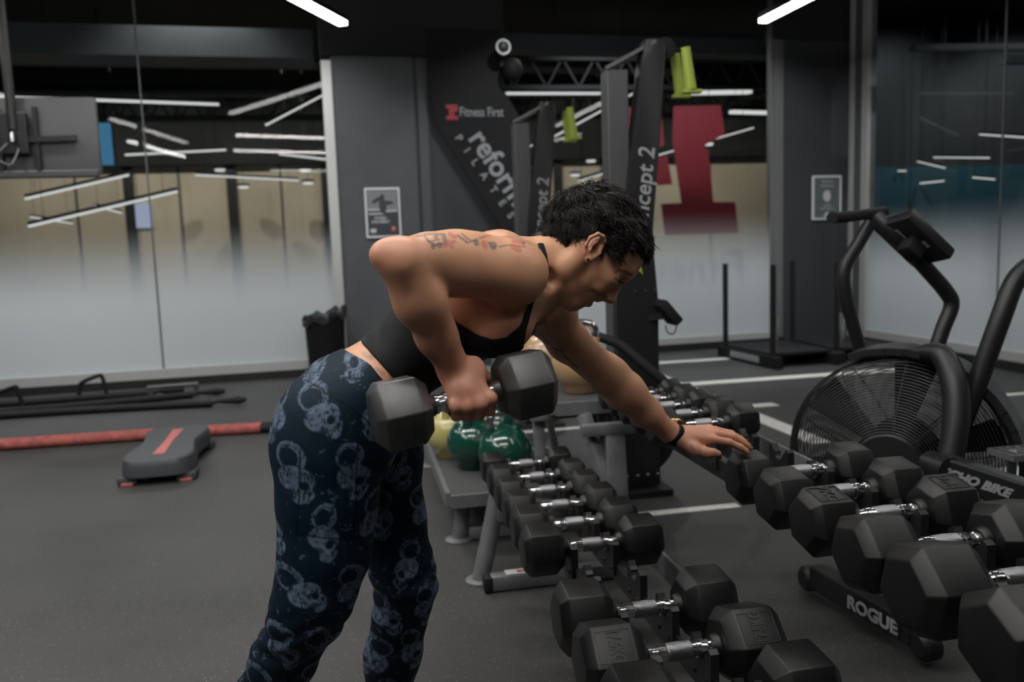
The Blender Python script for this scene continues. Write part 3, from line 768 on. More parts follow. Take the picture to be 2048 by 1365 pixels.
# ------------------------------------------------------------------ air bike
bk = empty('air_bike', (1.9, 2.5, 0), 'black air bike with big wire caged fan at the right', 'exercise bike')
BC = Vector((1.815, 2.50, 0.405))
ax = Vector((-0.72, -0.69, 0.0)).normalized()          # fan axle, pointing at the viewer's left
e1 = Vector((-ax.y, ax.x, 0)); e1 = -e1 if e1.x < 0 else e1
e2 = Vector((0, 0, 1))
M_CAGE = mat('black cage wire', (0.020, 0.020, 0.021), 0.35)
RF = 0.350
def fan_pt(r, a, h): return BC + e1*(r*math.cos(a)) + e2*(r*math.sin(a)) + ax*h
for s in (1, -1):
    mb = MB()
    for i in range(36):
        f = (i+1.5)/37.0; r = RF*f
        h = s*(0.035 + 0.115*math.sqrt(max(0, 1-f**2.6)))
        mb.tube([fan_pt(r, 2*math.pi*k/64, h) for k in range(64)], 0.0017, 5, close=True)
    for k in range(10):
        a = 2*math.pi*k/10+0.2
        mb.tube([fan_pt(RF*f, a, s*(0.032+0.115*math.sqrt(max(0, 1-f**2.6)))) for f in (0.2, 0.4, 0.6, 0.75, 0.88, 0.96, 1.0)], 0.0026, 5)
    mb.build('wire_guard', M_CAGE, bk)
    g = MB(); RM = Matrix(((e1.x, e2.x, ax.x, 0), (e1.y, e2.y, ax.y, 0), (e1.z, e2.z, ax.z, 0), (0, 0, 0, 1)))
    g.lathe([(0, s*0.156), (0.105, s*0.153), (0.118, s*0.138), (0.0, s*0.136)], Matrix.Translation(BC) @ RM, 24).build('hub_cap', M_BLACK, bk)
# rim band
mb = MB()
RM = Matrix.Translation(BC) @ Matrix(((e1.x, e2.x, ax.x, 0), (e1.y, e2.y, ax.y, 0), (e1.z, e2.z, ax.z, 0), (0, 0, 0, 1)))
mb.lathe([(RF-0.004, -0.034), (RF+0.006, -0.034), (RF+0.006, 0.034), (RF-0.004, 0.034), (RF-0.004, -0.034)], RM, 64, caps=False)
mb.build('rim', M_BLACK, bk)
for k in range(6):
    a = 2*math.pi*k/6+0.35
    d = e1*math.cos(a)+e2*math.sin(a); tt = -e1*math.sin(a)+e2*math.cos(a)
    mb = MB(); w = tt*0.8+ax*0.6
    P = [BC+d*0.07-w*0.02, BC+d*0.07+w*0.02, BC+d*0.33+w*0.075, BC+d*0.34, BC+d*0.33-w*0.075]
    nn = w.cross(d).normalized()*0.003
    mb.bm.faces.new([mb.bm.verts.new(p+nn) for p in P]); mb.bm.faces.new([mb.bm.verts.new(p-nn) for p in P][::-1])
    mb.build('fan_blade', M_BLACKM, bk, smooth=False)
MB().lathe([(0.07, -0.10), (0.07, 0.10)], RM, 20).build('axle', M_BLACKM, bk)
# shroud strip over the rim on the rider side
mb = MB(); P = []
for k in range(15):
    a = R_(112-9*k); P.append(BC + e1*((RF+0.03)*math.cos(a)) + e2*((RF+0.03)*math.sin(a)))
for p, q in zip(P, P[1:]):
    m = (p+q)/2-BC
    mb.bar(p-(q-p)*0.05, q+(q-p)*0.05, 0.17, 0.022, up=m)
mb.build('shroud', M_BLACK, bk)
pb = P[4]; MB().box(pb+Vector((0, 0, 0.012)), (0.05, 0.05, 0.012), Matrix.Rotation(R_(30), 3, 'Y'), bevel=0.003).build('bracket', M_GREYP2, bk)
# tubes placed where they stand
def bt(name, pts, r, m=M_BLACK, sm=6): return MB().tube([atY(*p) for p in pts], r, 14, smooth=sm).build(name, m, bk)
bt('far_handle_arm', [(1722, 705, 2.95), (1706, 650, 2.95), (1690, 585, 2.95), (1690, 535, 2.95), (1715, 490, 2.95), (1745, 440, 2.95), (1755, 428, 2.95)], 0.026)
bt('handle_grip', [(1664, 436, 2.72), (1700, 433, 2.80), (1768, 424, 2.97)], 0.021, M_BLACKM)
bt('console_mast', [(1862, 730, 2.62), (1885, 660, 2.62), (1903, 612, 2.62), (1893, 585, 2.62), (1850, 535, 2.62), (1790, 470, 2.62), (1752, 432, 2.66)], 0.027)
bt('near_handle_arm', [(1880, 990, 2.30), (1912, 880, 2.28), (1955, 765, 2.26), (2000, 640, 2.24), (2032, 560, 2.24), (2075, 520, 2.24)], 0.031)
cp = atY(1826, 478, 2.60); rot = Matrix.Rotation(R_(41), 3, 'Y') @ Matrix.Rotation(R_(-14), 3, 'X')
cs = MB().box(cp, (0.225, 0.17, 0.045), rot, bevel=0.008).build('console', M_BLACK, bk)
MB().box(cp+rot @ Vector((0.0, 0, 0.0235)), (0.18, 0.13, 0.002), rot).build('screen', M_BLACKM, cs, local=False)
for dx, dy, w in ((-0.05, 0.03, 0.05), (0.02, -0.02, 0.03), (-0.01, 0.05, 0.035)):
    MB().box(cp+rot @ Vector((dx, dy-0.03, -0.0235)), (w, 0.014, 0.002), rot).build('label_plate', M_GREYPRINT, cs, smooth=False)
MB().box(cp+rot @ Vector((0.0, -0.02, -0.05)), (0.07, 0.06, 0.06), rot, bevel=0.01).build('console_mount', M_BLACKM, bk)
bt('fork_cover', [(1846, 704, 2.36), (1884, 712, 2.30), (1908, 765, 2.24), (1912, 850, 2.20), (1890, 965, 2.18)], [0.026, 0.036, 0.040, 0.040, 0.036])
# stabiliser with transport wheels, lettered ROGUE
a = Vector((1.48, 1.93, 0.075)); b = Vector((1.43, 2.36, 0.075))
MB().bar(a, b, 0.06, 0.075, bevel=0.006).build('stabiliser', M_BLACK, bk, smooth=False)
for p in (a, b): 
    d = (b-a).normalized(); q = p + d*(-0.03 if p == a else 0.03)
    MB().lathe([(0.0, -0.03), (0.030, -0.03), (0.042, -0.02), (0.042, 0.02), (0.030, 0.03), (0.0, 0.03)], Matrix.Translation((q.x, q.y, 0.055)) @ Matrix.Rotation(R_(90), 4, 'Y'), 20).build('wheel', M_BLACK, bk)
M = frame_mat((1.420, 2.055, 0.078), (0.06, -0.43, 0), (0, 0, 1)); 
lettering('lettering', 'ROGUE', 0.054, M, M_GREYPRINT, bk, depth=0.002, bold=0.002, sx=1.1)
MB().bar((1.47, 2.22, 0.12), (1.75, 2.42, 0.30), 0.06, 0.06).build('fork', M_BLACK, bk)
# main beam with lettering
a = atY(1880, 935, 2.12); b = atY(2130, 1018, 1.90)
MB().bar(a, b, 0.07, 0.085, bevel=0.008).build('main_beam', M_BLACK, bk, smooth=False)
MB().bar((a+b)/2, ((a+b)/2).x and Vector((((a+b)/2).x+0.2, ((a+b)/2).y-0.1, 0.0)), 0.05, 0.05).build('rear_support', M_BLACK, bk, smooth=False)
d = (b-a).normalized(); side = Vector((d.y, -d.x, 0)).normalized()
if side.y > 0: side = -side
M = frame_mat(a.lerp(b, 0.30)+side*0.037, d, (0, 0, 1))
lettering('lettering', 'ECHO BIKE', 0.036, M, M_GREYPRINT, bk, depth=0.002, bold=0.002, shear=0.25)
MB().lathe([(0.0, -0.045), (0.04, -0.045), (0.04, 0.045), (0, 0.045)], Matrix.Translation(a) @ Matrix.Rotation(R_(90), 4, 'X'), 20).build('pivot', M_BLACK, bk)
# pedal
pc = atY(2026, 908, 2.10)
mb = MB()
for i in range(5): mb.box(pc+Vector((-0.04+0.03*i, 0, 0)), (0.006, 0.10, 0.018))
mb.box(pc+Vector((0.02, -0.05, 0)), (0.13, 0.006, 0.018)); mb.box(pc+Vector((0.02, 0.05, 0)), (0.13, 0.006, 0.018))
mb.build('pedal', M_GREYP, bk, smooth=False)
MB().bar(pc, pc+Vector((0.08, 0.1, -0.16)), 0.02, 0.03).build('crank', M_GREYP, bk, smooth=False)
p = atY(2046, 952, 2.75)
t = empty('step_box', (p.x+0.05, p.y, 0), 'low box with a red and white top behind the bike pedal at the right edge', 'box')
MB().box((p.x+0.06, p.y, (p.z-0.02)/2), (0.20, 0.28, p.z-0.02), bevel=0.006).build('body', M_BLACK, t, smooth=False)
MB().box((p.x+0.06, p.y, p.z-0.008), (0.18, 0.26, 0.012)).build('top', M_PAPER, t, smooth=False)
MB().box((p.x-0.01, p.y-0.145, p.z-0.03), (0.10, 0.01, 0.035)).build('red_band', M_RED, t, smooth=False)

# ------------------------------------------------------------------ push sleds by the glass
def sled(M, label):
    t = empty('push_sled', M.translation, label, 'push sled', 'push sleds by the right pillar')
    def B(name, c, s, m=M_BLACKM, bevel=0.006): return MB().box(M @ Vector(c), s, M.to_3x3(), bevel=bevel).build(name, m, t, smooth=False)
    for x in (-0.30, 0.30): B('runner', (x, 0, 0.055), (0.07, 1.05, 0.11))
    B('deck', (0, 0, 0.12), (0.62, 0.85, 0.03))
    B('front_plate', (-0.34, 0.0, 0.06), (0.012, 0.5, 0.055), M_GREYPRINT, 0)
    for x, y in ((-0.30, 0.42), (-0.30, -0.42)):
        MB().tube([M @ Vector((x, y, 0.1)), M @ Vector((x, y, 0.93))], 0.026, 12).build('push_pole', M_BLACKM, t)
    MB().tube([M @ Vector((0, 0, 0.12)), M @ Vector((0, 0, 0.42))], 0.025, 12).build('plate_horn', M_CHROME, t)
    return t
sled(Matrix.Translation((3.93, 7.22, 0)) @ Matrix.Rotation(R_(4), 4, 'Z'), 'black push sled with thin poles before the bright middle pane')
sled(Matrix.Translation((4.66, 7.28, 0)) @ Matrix.Rotation(R_(-2), 4, 'Z'), 'dark push sled in front of the right pillar, half hidden by the bike')

# thick black rope from the ski machine down behind the dumbbells
r = MB().tube([atY(1190, 672, 3.40), atY(1215, 680, 3.36), atY(1245, 694, 3.32), atY(1290, 732, 3.26), atY(1345, 778, 3.22), atY(1392, 822, 3.22), (1.60, 3.20, 0.20), (1.70, 3.20, 0.03), (1.95, 3.3, 0.022)], 0.021, 12, smooth=5).build('training_rope', M_BLACKM)
tag(r, 'thick black training rope sloping down beside the tall ski machine', 'rope')
# ------------------------------------------------------------------ floor things on the left
# aerobic step
st = empty('aerobic_step', (-1.09, 4.93, 0), 'grey waisted aerobic step with a red centre stripe on the floor', 'aerobic step')
def step_outline(s, n=64):
    pts = []
    for k in range(n):
        a = 2*math.pi*k/n
        u = math.sin(a); c = math.cos(a)
        y = 0.45*math.copysign(abs(u)**0.45, u); x = math.copysign(abs(c)**0.45, c)
        w = 0.205 - 0.055*math.exp(-(y/0.24)**2)
        pts.append((x*w*s[0], y*s[1]))
    return pts
SM = Matrix.Translation((-1.09, 4.93, 0)) @ Matrix.Rotation(R_(2), 4, 'Z')
mb = MB()
lv = [(1.0, 1.0, 0.045), (0.985, 0.992, 0.10), (0.95, 0.975, 0.128), (0.90, 0.955, 0.136)]
rings = [[mb.bm.verts.new(SM @ Vector((x, y, z))) for x, y in step_outline((sx, sy))] for sx, sy, z in lv]
for A, B in zip(rings, rings[1:]):
    for k in range(64): mb.bm.faces.new((A[k], A[(k+1) % 64], B[(k+1) % 64], B[k]))
mb.bm.faces.new(rings[-1]); mb.bm.faces.new(rings[0][::-1])
mb.build('platform', M_STEP, st)
for sx in (-1, 1):
    for sy in (-1, 1):
        MB().box(SM @ Vector((sx*0.145, sy*0.35, 0.0225)), (0.10, 0.13, 0.045), bevel=0.01).build('foot', M_STEP, st)
        MB().box(SM @ Vector((sx*0.145, sy*0.417, 0.008)), (0.06, 0.02, 0.016), bevel=0.004).build('foot_pad', M_STEPRED, st)
MB().prism([(-0.030, -0.32), (0.030, -0.32), (0.022, 0.0), (0.030, 0.32), (-0.030, 0.32), (-0.022, 0.0)], SM @ Matrix.Translation((0, 0, 0.1362)), 0.002).build('stripe', M_STEPRED, st, smooth=False)['label'] = 'red centre stripe'

# red sleeved battle rope, doubled
br = empty('battle_rope', (-1.8, 5.85, 0), 'red sleeved battle rope lying doubled across the floor at left', 'rope')
for k, dy in enumerate((0.0, 0.075)):
    pts = [(-4.6, 5.80+dy, 0.030), (-3.4, 5.76+dy, 0.030), (-2.4, 5.66+dy*1.1, 0.030), (-1.7, 5.64+dy, 0.031), (-1.2, 5.64+dy*0.8, 0.030), (-0.66, 5.60+dy*0.9, 0.030)]
    s = MB().tube(pts, 0.031, 14, smooth=8).build('sleeve', M_ROPE, br)
    MB().tube([(-0.68, 5.602+dy*0.9, 0.03), (-0.50, 5.59+dy, 0.03), (-0.22, 5.58+dy*1.1, 0.028)], [0.029, 0.026, 0.024], 12).build('rope_end', M_BLACKM, br)['label'] = 'black taped rope end'

# carry bars with loop handles
def carry_bar(pts, hx, label):
    t = empty('carry_bar', pts[len(pts)//2], label, 'carry bar', 'black carry bars lying along the left pane')
    MB().tube(pts, 0.030, 12, smooth=5).build('bar', M_BLACKM, t)
    e = Vector(pts[-1])
    MB().tube([e, e+Vector((0.05, 0.01, 0.01)), e+Vector((0.10, 0.005, 0.01)), e+Vector((0.20, 0, 0.012)), e+Vector((0.26, -0.01, 0.015))], [0.018, 0.014, 0.022, 0.032, 0.018], 10, smooth=3).build('end_loop', M_BLACKM, t)
    if hx is not None:
        h = Vector(hx)
        MB().tube([h+Vector((-0.11, 0, -0.01)), h+Vector((-0.105, 0, 0.10)), h+Vector((-0.07, 0.0, 0.145)), h+Vector((0.05, 0, 0.19)), h+Vector((0.08, 0, 0.18)), h+Vector((0.10, 0, 0.08)), h+Vector((0.105, 0, -0.01))], 0.017, 12, smooth=4).build('handle', M_BLACKM, t)
    return t
carry_bar([(-3.6, 6.72, 0.03), (-2.7, 6.80, 0.03), (-1.8, 6.78, 0.03), (-1.15, 6.72, 0.03)], None, 'frontmost black carry bar, ending with a loop farthest to the right')
carry_bar([(-3.6, 7.02, 0.03), (-2.6, 7.00, 0.03), (-1.9, 7.10, 0.03), (-1.38, 7.22, 0.03)], (-2.72, 7.02, 0.02), 'black carry bar with the left bent loop handle by the left pane')
carry_bar([(-3.6, 7.38, 0.03), (-2.8, 7.36, 0.03), (-2.2, 7.42, 0.03), (-1.75, 7.44, 0.03)], (-2.21, 7.42, 0.02), 'black carry bar with the right bent loop handle, closest to the pane')
pp = MB().tube([(-1.75, 7.30, 0.10), (-1.35, 7.34, 0.10)], 0.018, 10).tube([(-1.73, 7.30, 0.0), (-1.73, 7.30, 0.10)], 0.02, 8).tube([(-1.37, 7.34, 0.0), (-1.37, 7.34, 0.10)], 0.02, 8).build('push_up_bar', M_GREYP2)
tag(pp, 'short grey push up bar among the carry bars by the left pane', 'push up bar')

# waste bin
bx = WP(-0.30, 0.30)
t = empty('waste_bin', bx, 'black waste bin with a crumpled liner beside the column', 'waste bin')
MB().lathe([(0.0, 0.0), (0.155, 0.0), (0.160, 0.02), (0.185, 0.56), (0.192, 0.58), (0.192, 0.60), (0.175, 0.60), (0.172, 0.4), (0.0, 0.39)], Matrix.Translation(bx), 28).build('body', M_BLACKM, t)
mb = MB()
rg = []
for j, (r, z) in enumerate(((0.196, 0.55), (0.200, 0.60), (0.185, 0.625), (0.165, 0.60), (0.10, 0.52))):
    rg.append([mb.bm.verts.new(bx + Vector(((r+0.012*math.sin(k*2.3+j))*math.cos(2*math.pi*k/36), (r+0.012*math.sin(k*2.3+j))*math.sin(2*math.pi*k/36), z+0.03*math.sin(k*1.1+j*0.7)+0.04*math.cos(2*math.pi*k/36)))) for k in range(36)])
for A, B in zip(rg, rg[1:]):
    for k in range(36): mb.bm.faces.new((A[k], A[(k+1) % 36], B[(k+1) % 36], B[k]))
mb.build('liner', mat('shiny bin liner', (0.03, 0.03, 0.032), 0.25), t)['label'] = 'crumpled grey liner'

# monitor hung from the ceiling, seen from behind
mt = empty('ceiling_monitor', (-2.0, 5.9, 1.98), 'grey monitor hung from the ceiling at the left edge, seen from behind', 'monitor')
c = Vector((-2.12, 5.95, 1.985))
MB().box(c, (1.06, 0.05, 0.50), bevel=0.012).build('housing', mat('grey monitor shell', (0.085, 0.088, 0.092), 0.5), mt)
MB().box(c+Vector((0, 0.027, 0)), (1.0, 0.006, 0.44)).build('screen', M_BLACKM, mt, smooth=False)
MB().box(c+Vector((0, -0.035, -0.24)), (1.04, 0.05, 0.05), bevel=0.01).build('bottom_trim', M_GREYP2, mt, smooth=False)
px = atY(24, 250, 5.85).x
MB().tube([(px, 5.86, CEIL_Z-0.004), (px, 5.86, 2.02)], 0.030, 14).build('ceiling_pole', M_BLACK, mt)
MB().box((px, 5.88, 2.0), (0.16, 0.05, 0.26), bevel=0.006).build('mount_plate', M_BLACK, mt, smooth=False)
MB().bar((px-0.35, 5.89, 1.95), (px+0.36, 5.89, 1.97), 0.03, 0.035).build('mount_arm', M_BLACK, mt, smooth=False)
for dx in (-0.10, 0.12): MB().bar((px+dx, 5.905, 1.74), (px+dx, 5.905, 2.17), 0.025, 0.03).build('mount_rail', M_BLACK, mt, smooth=False)
MB().tube([(px-0.03, 5.83, 1.93), (px-0.10, 5.82, 1.85), (px-0.02, 5.82, 1.80), (px+0.03, 5.84, 1.9)], 0.006, 8, smooth=5).build('cable', M_GREYP, mt)
MB().lathe([(0.0, -0.03), (0.02, -0.03), (0.02, 0.03), (0.0, 0.03)], Matrix.Translation((px, 5.82, 1.97)), 12).build('clamp', M_CHROME, mt)

# ------------------------------------------------------------------ posters
def WM(x, z, off): 
    return frame_mat(WP(x, off, z), (1, 0.05, 0), (0, 0, 1))
def poster(x0, x1, z0, z1, off, label):
    t = empty('poster', WP((x0+x1)/2, off, z0), label, 'poster', 'framed posters on the pillars')
    M = WM((x0+x1)/2, (z0+z1)/2, off); w = x1-x0; h = z1-z0
    def Q(name, cx, cy, sx, sy, m, d, par=t):
        return MB().box((0, 0, 0), (1, 1, 1)).build(name, m, par, smooth=False) if False else _pbox(name, M, cx*w, cy*h, sx*w, sy*h, d, m, par)
    Q('frame', 0, 0, 1, 1, M_FRAMEW, 0.010)
    return t, Q
def _pbox(name, M, cx, cy, sx, sy, d, m, par):
    mb = MB(); mb.box((cx, cy, d/2), (sx, sy, d)); me = mb.mesh(name, False); me.transform(M)
    return link_mesh(name, me, m, par, local=False)
t, Q = poster(0.145, 0.480, 1.30, 1.775, 0.012, 'white framed poster on the grey column above the raised elbow')
Q('sheet', 0, 0, 0.90, 0.92, M_PAPERD, 0.012)
Q('photo', 0, 0.24, 0.86, 0.40, M_PAPERG, 0.013)
mb = MB(); M = WM(0.3125, 1.60, 0.027)
mb.ellipsoid((0.0, 0.0, 0), (0.035, 0.075, 0.001)).ellipsoid((0.0, 0.085, 0), (0.022, 0.028, 0.001)).ellipsoid((0.045, 0.03, 0), (0.06, 0.02, 0.001)).ellipsoid((-0.05, 0.06, 0), (0.06, 0.02, 0.001), Matrix.Rotation(0.5, 3, 'Z'))
me = mb.mesh('printed_figure'); me.transform(M); link_mesh('printed_figure', me, M_PAPERD, t, local=False)
Q('white_band', -0.20, 0.06, 0.44, 0.03, M_PAPER, 0.0145); Q('white_band', 0.24, 0.03, 0.34, 0.03, M_PAPER, 0.0145); Q('white_band', -0.2, -0.02, 0.42, 0.03, M_PAPER, 0.0145)
for i, (s, z) in enumerate((('FITNESS', 1.485), ('IS MOVEMENT', 1.450))):
    lettering('lettering', s, 0.036, WM(0.285, z, 0.026), M_PAPER, t, depth=0.001, bold=0.001, sx=0.75 if i else 0.9)
Q('mark', -0.30, -0.36, 0.16, 0.08, M_PAPER, 0.0145); Q('mark', 0.28, -0.33, 0.16, 0.10, M_RED, 0.0145)
lettering('lettering', 'F', 0.04, WM(0.3125+0.094, 1.3806, 0.0275), M_PAPER, t, depth=0.001, bold=0.002)
t, Q = poster(4.955, 5.315, 1.345, 1.82, 0.032, 'white framed notice on the right pillar above the bike handle')
Q('sheet', 0, 0, 0.88, 0.92, mat('grey green notice', (0.10, 0.115, 0.12), 0.5), 0.012)
mb = MB(); mb.ellipsoid((0, 0, 0), (0.048, 0.062, 0.001)); me = mb.mesh('white_emblem'); me.transform(WM(5.135, 1.60, 0.045)); link_mesh('white_emblem', me, M_PAPER, t, local=False)
for s, z in (('STRENGTH', 1.755), ('ZONE RULES', 1.71), ('PLEASE', 1.50), ('PUT IT BACK', 1.462)):
    lettering('lettering', s, 0.034, WM(5.135, z, 0.046), M_PAPER, t, depth=0.001, sx=0.85)
mb = MB(); mb.prism([(-0.05, 0), (0.05, 0), (0, 0.06)], WM(5.135, 1.375, 0.045), 0.001); mb.build('arrow_mark', M_PAPER, t, smooth=False)

# ------------------------------------------------------------------ slanting banner
bt_ = empty('banner', WP(1.2, 0.1, 1.3), 'black slanting banner lettered Fitness First reform PILATES', 'banner')
poly = [(0.80, 3.25), (1.52, 3.25), (1.50, 2.75), (1.62, 2.55), (1.76, 2.30), (1.76, 1.10), (1.62, 1.10), (1.40, 1.45), (0.86, 2.35), (0.80, 2.75)]
M = frame_mat(WP(0, 0.06, 0), (1, 0.05, 0), (0, 0, 1))
MB().prism(poly, M, 0.012).build('cloth', M_BLACKM, bt_, smooth=False)
def BM(x, z): return frame_mat(WP(x, 0.076, z), (1, 0.05, 0), (0, 0, 1))
lettering('lettering', 'Fitness First', 0.125, BM(1.305, 2.475), M_GREYPRINT, bt_, depth=0.001, bold=0.001, sx=0.72)
k = 0.115
MB().prism([(-0.5*k, -0.62*k), (0.5*k, -0.62*k), (0.5*k, -0.3*k), (0.2*k, -0.3*k), (0.2*k, 0.05*k), (0.5*k, 0.05*k), (0.5*k, 0.62*k), (-0.5*k, 0.62*k), (-0.5*k, 0.3*k), (-0.25*k, 0.3*k), (-0.25*k, -0.3*k), (-0.5*k, -0.3*k)], BM(1.015, 2.475), 0.0012).build('emblem', M_RED, bt_, smooth=False)
for s, p, size, sp in (('reform', (1.455, 1.94), 0.30, 1.0), ('PILATES', (1.315, 1.855), 0.105, 3.0)):
    a = R_(-57)
    M = frame_mat(WP(p[0], 0.076, p[1]), (math.cos(a), 0.05*math.cos(a), math.sin(a)), (-math.sin(a), -0.05*math.sin(a), math.cos(a)))
    lettering('lettering', s, size, M, M_GREYPRINT, bt_, depth=0.001, bold=0.006 if s == 'reform' else 0.002, spacing=sp, sx=0.95)
# round ceiling camera and a dark dome near the banner
p = WP(1.50, 0.25, 3.05); t = empty('security_camera', p, 'small round camera with a pale ring above the banner', 'camera')
RY = Matrix.Rotation(R_(90), 4, 'X')
MB().lathe([(0.055, 0.0), (0.072, 0.0), (0.072, 0.02), (0.055, 0.02), (0.055, 0)], Matrix.Translation(p) @ RY, 24, caps=False).build('ring', M_ALU, t)
MB().lathe([(0.0, -0.10), (0.056, -0.10), (0.056, 0.008), (0.03, 0.02), (0.0, 0.022)], Matrix.Translation(p) @ RY, 24).build('lens', M_BLACK, t)
MB().bar(p+Vector((0, 0.03, 0)), WP(1.50, 0.0, 3.05), 0.04, 0.04).build('bracket', M_BLACK, t, smooth=False)
p = WP(1.60, 0.18, 2.86); t = empty('loudspeaker', p, 'black round loudspeaker under the small camera', 'loudspeaker')
MB().ellipsoid(p, (0.10, 0.10, 0.11)).build('shell', M_BLACKM, t)
MB().bar(p, WP(1.53, 0.0, 2.90), 0.05, 0.05).build('bracket', M_BLACK, t, smooth=False)

# ------------------------------------------------------------------ red emblem and faint lettering on the middle pane
M_REDFILM = mat('red window film', (0.27, 0.020, 0.030), 0.5)
em = empty('window_emblem', WP(3.4, 0.0, 1.2), 'big red emblem like a 1 beside a block, stuck on the middle pane', 'window sticker')
M = frame_mat(WP(0, -0.020, 0), (1, 0.05, 0), (0, 0, 1))
def red(name, pts):
    q = []
    for x, y in pts:
        d = ray(x, y); tt = 8.124/(d[1]-.05*d[0]); P = CO+d*tt; q.append((P[0]*1.00125, P[2]))
    mb = MB(); mb.prism(q, M, 0.002); return mb.build(name, M_REDFILM, em, smooth=False)
red('numeral', [(1348, 212), (1443, 210), (1451, 268), (1408, 292), (1418, 300), (1428, 404), (1472, 404), (1478, 466), (1331, 471), (1323, 408), (1364, 406), (1349, 302), (1346, 280)])
red('upper_block', [(1246, 214), (1322, 212), (1330, 290), (1304, 300), (1252, 300)])
red('lower_block', [(1296, 318), (1336, 312), (1346, 369), (1302, 372)])
ws = lettering('window_lettering', 'Fitness', 0.45, frame_mat(WP(4.17, -0.022, 0.88), (-1, -0.05, 0), (0, 0, 1)), mat('grey film', (0.03, 0.035, 0.04), 0.6), None, depth=0.001, bold=0.004, align='LEFT')
tag(ws, 'faint grey mirrored lettering behind the frosted part of the middle pane', 'window sticker')
# ------------------------------------------------------------------ smooth-union body modelling
def A3(*p): return np.array(p, dtype=np.float64)
def W(px, py, d): return np.array(atD(px, py, d))
TO = -_fw; UPI = -ID
class Prim:
    def val(self, P):
        raise NotImplementedError
class Cone(Prim):
    def __init__(s, a, b, ra, rb, k=0.02, flat=None, op=1):
        s.a = np.asarray(a, float); s.b = np.asarray(b, float); s.ra = ra; s.rb = rb; s.k = k; s.op = op; s.flat = flat
        s.n = None
        if flat is not None: s.n = np.asarray(flat[0], float)/np.linalg.norm(flat[0]); s.f = 1-1/flat[1]
        ab = s.b-s.a
        if s.n is not None: ab = ab - s.n*((ab @ s.n)*s.f)
        s.ab = ab; s.L2 = max(ab @ ab, 1e-12)
    def val(s, P):
        q = P - s.a.astype(P.dtype)
        if s.n is not None: q = q - np.outer((q @ s.n.astype(P.dtype))*s.f, s.n).astype(P.dtype)
        t = np.clip((q @ s.ab.astype(P.dtype))/s.L2, 0, 1)
        q = q - t[:, None]*s.ab.astype(P.dtype)
        return np.sqrt(np.einsum('ij,ij->i', q, q)) - (s.ra + (s.rb-s.ra)*t)
class Ell(Prim):
    def __init__(s, c, r, axes=None, k=0.02, op=1):
        s.c = np.asarray(c, float); s.r = np.asarray(r, float); s.k = k; s.op = op
        s.M = np.eye(3) if axes is None else np.asarray(axes, float)
        a = s.M[0]/np.linalg.norm(s.M[0]); c = s.M[2]-a*(a @ s.M[2]); c = c/np.linalg.norm(c); b = np.cross(c, a); s.M = np.array([a, b, c])
    def val(s, P):
        q = (P - s.c.astype(P.dtype)) @ s.M.T.astype(P.dtype)
        a = q/s.r.astype(P.dtype); k0 = np.sqrt(np.einsum('ij,ij->i', a, a)); a = a/s.r.astype(P.dtype); k1 = np.sqrt(np.einsum('ij,ij->i', a, a))
        return k0*(k0-1)/np.maximum(k1, 1e-6)
class Group(Prim):
    def __init__(s, prims, k=0.012): s.p = prims; s.k = k; s.op = 1
    def val(s, P): return combine(s.p, P)
def combine(prims, P, d0=None):
    d = np.full(len(P), 1.0, P.dtype) if d0 is None else d0
    for p in prims:
        v = p.val(P); k = p.k
        if p.op == 1:
            h = np.maximum(k-np.abs(d-v), 0)/k
            d = np.minimum(d, v) - h*h*k*0.25
        else:
            v = -v; h = np.maximum(k-np.abs(d-v), 0)/k
            d = np.maximum(d, v) + h*h*k*0.25
    return d

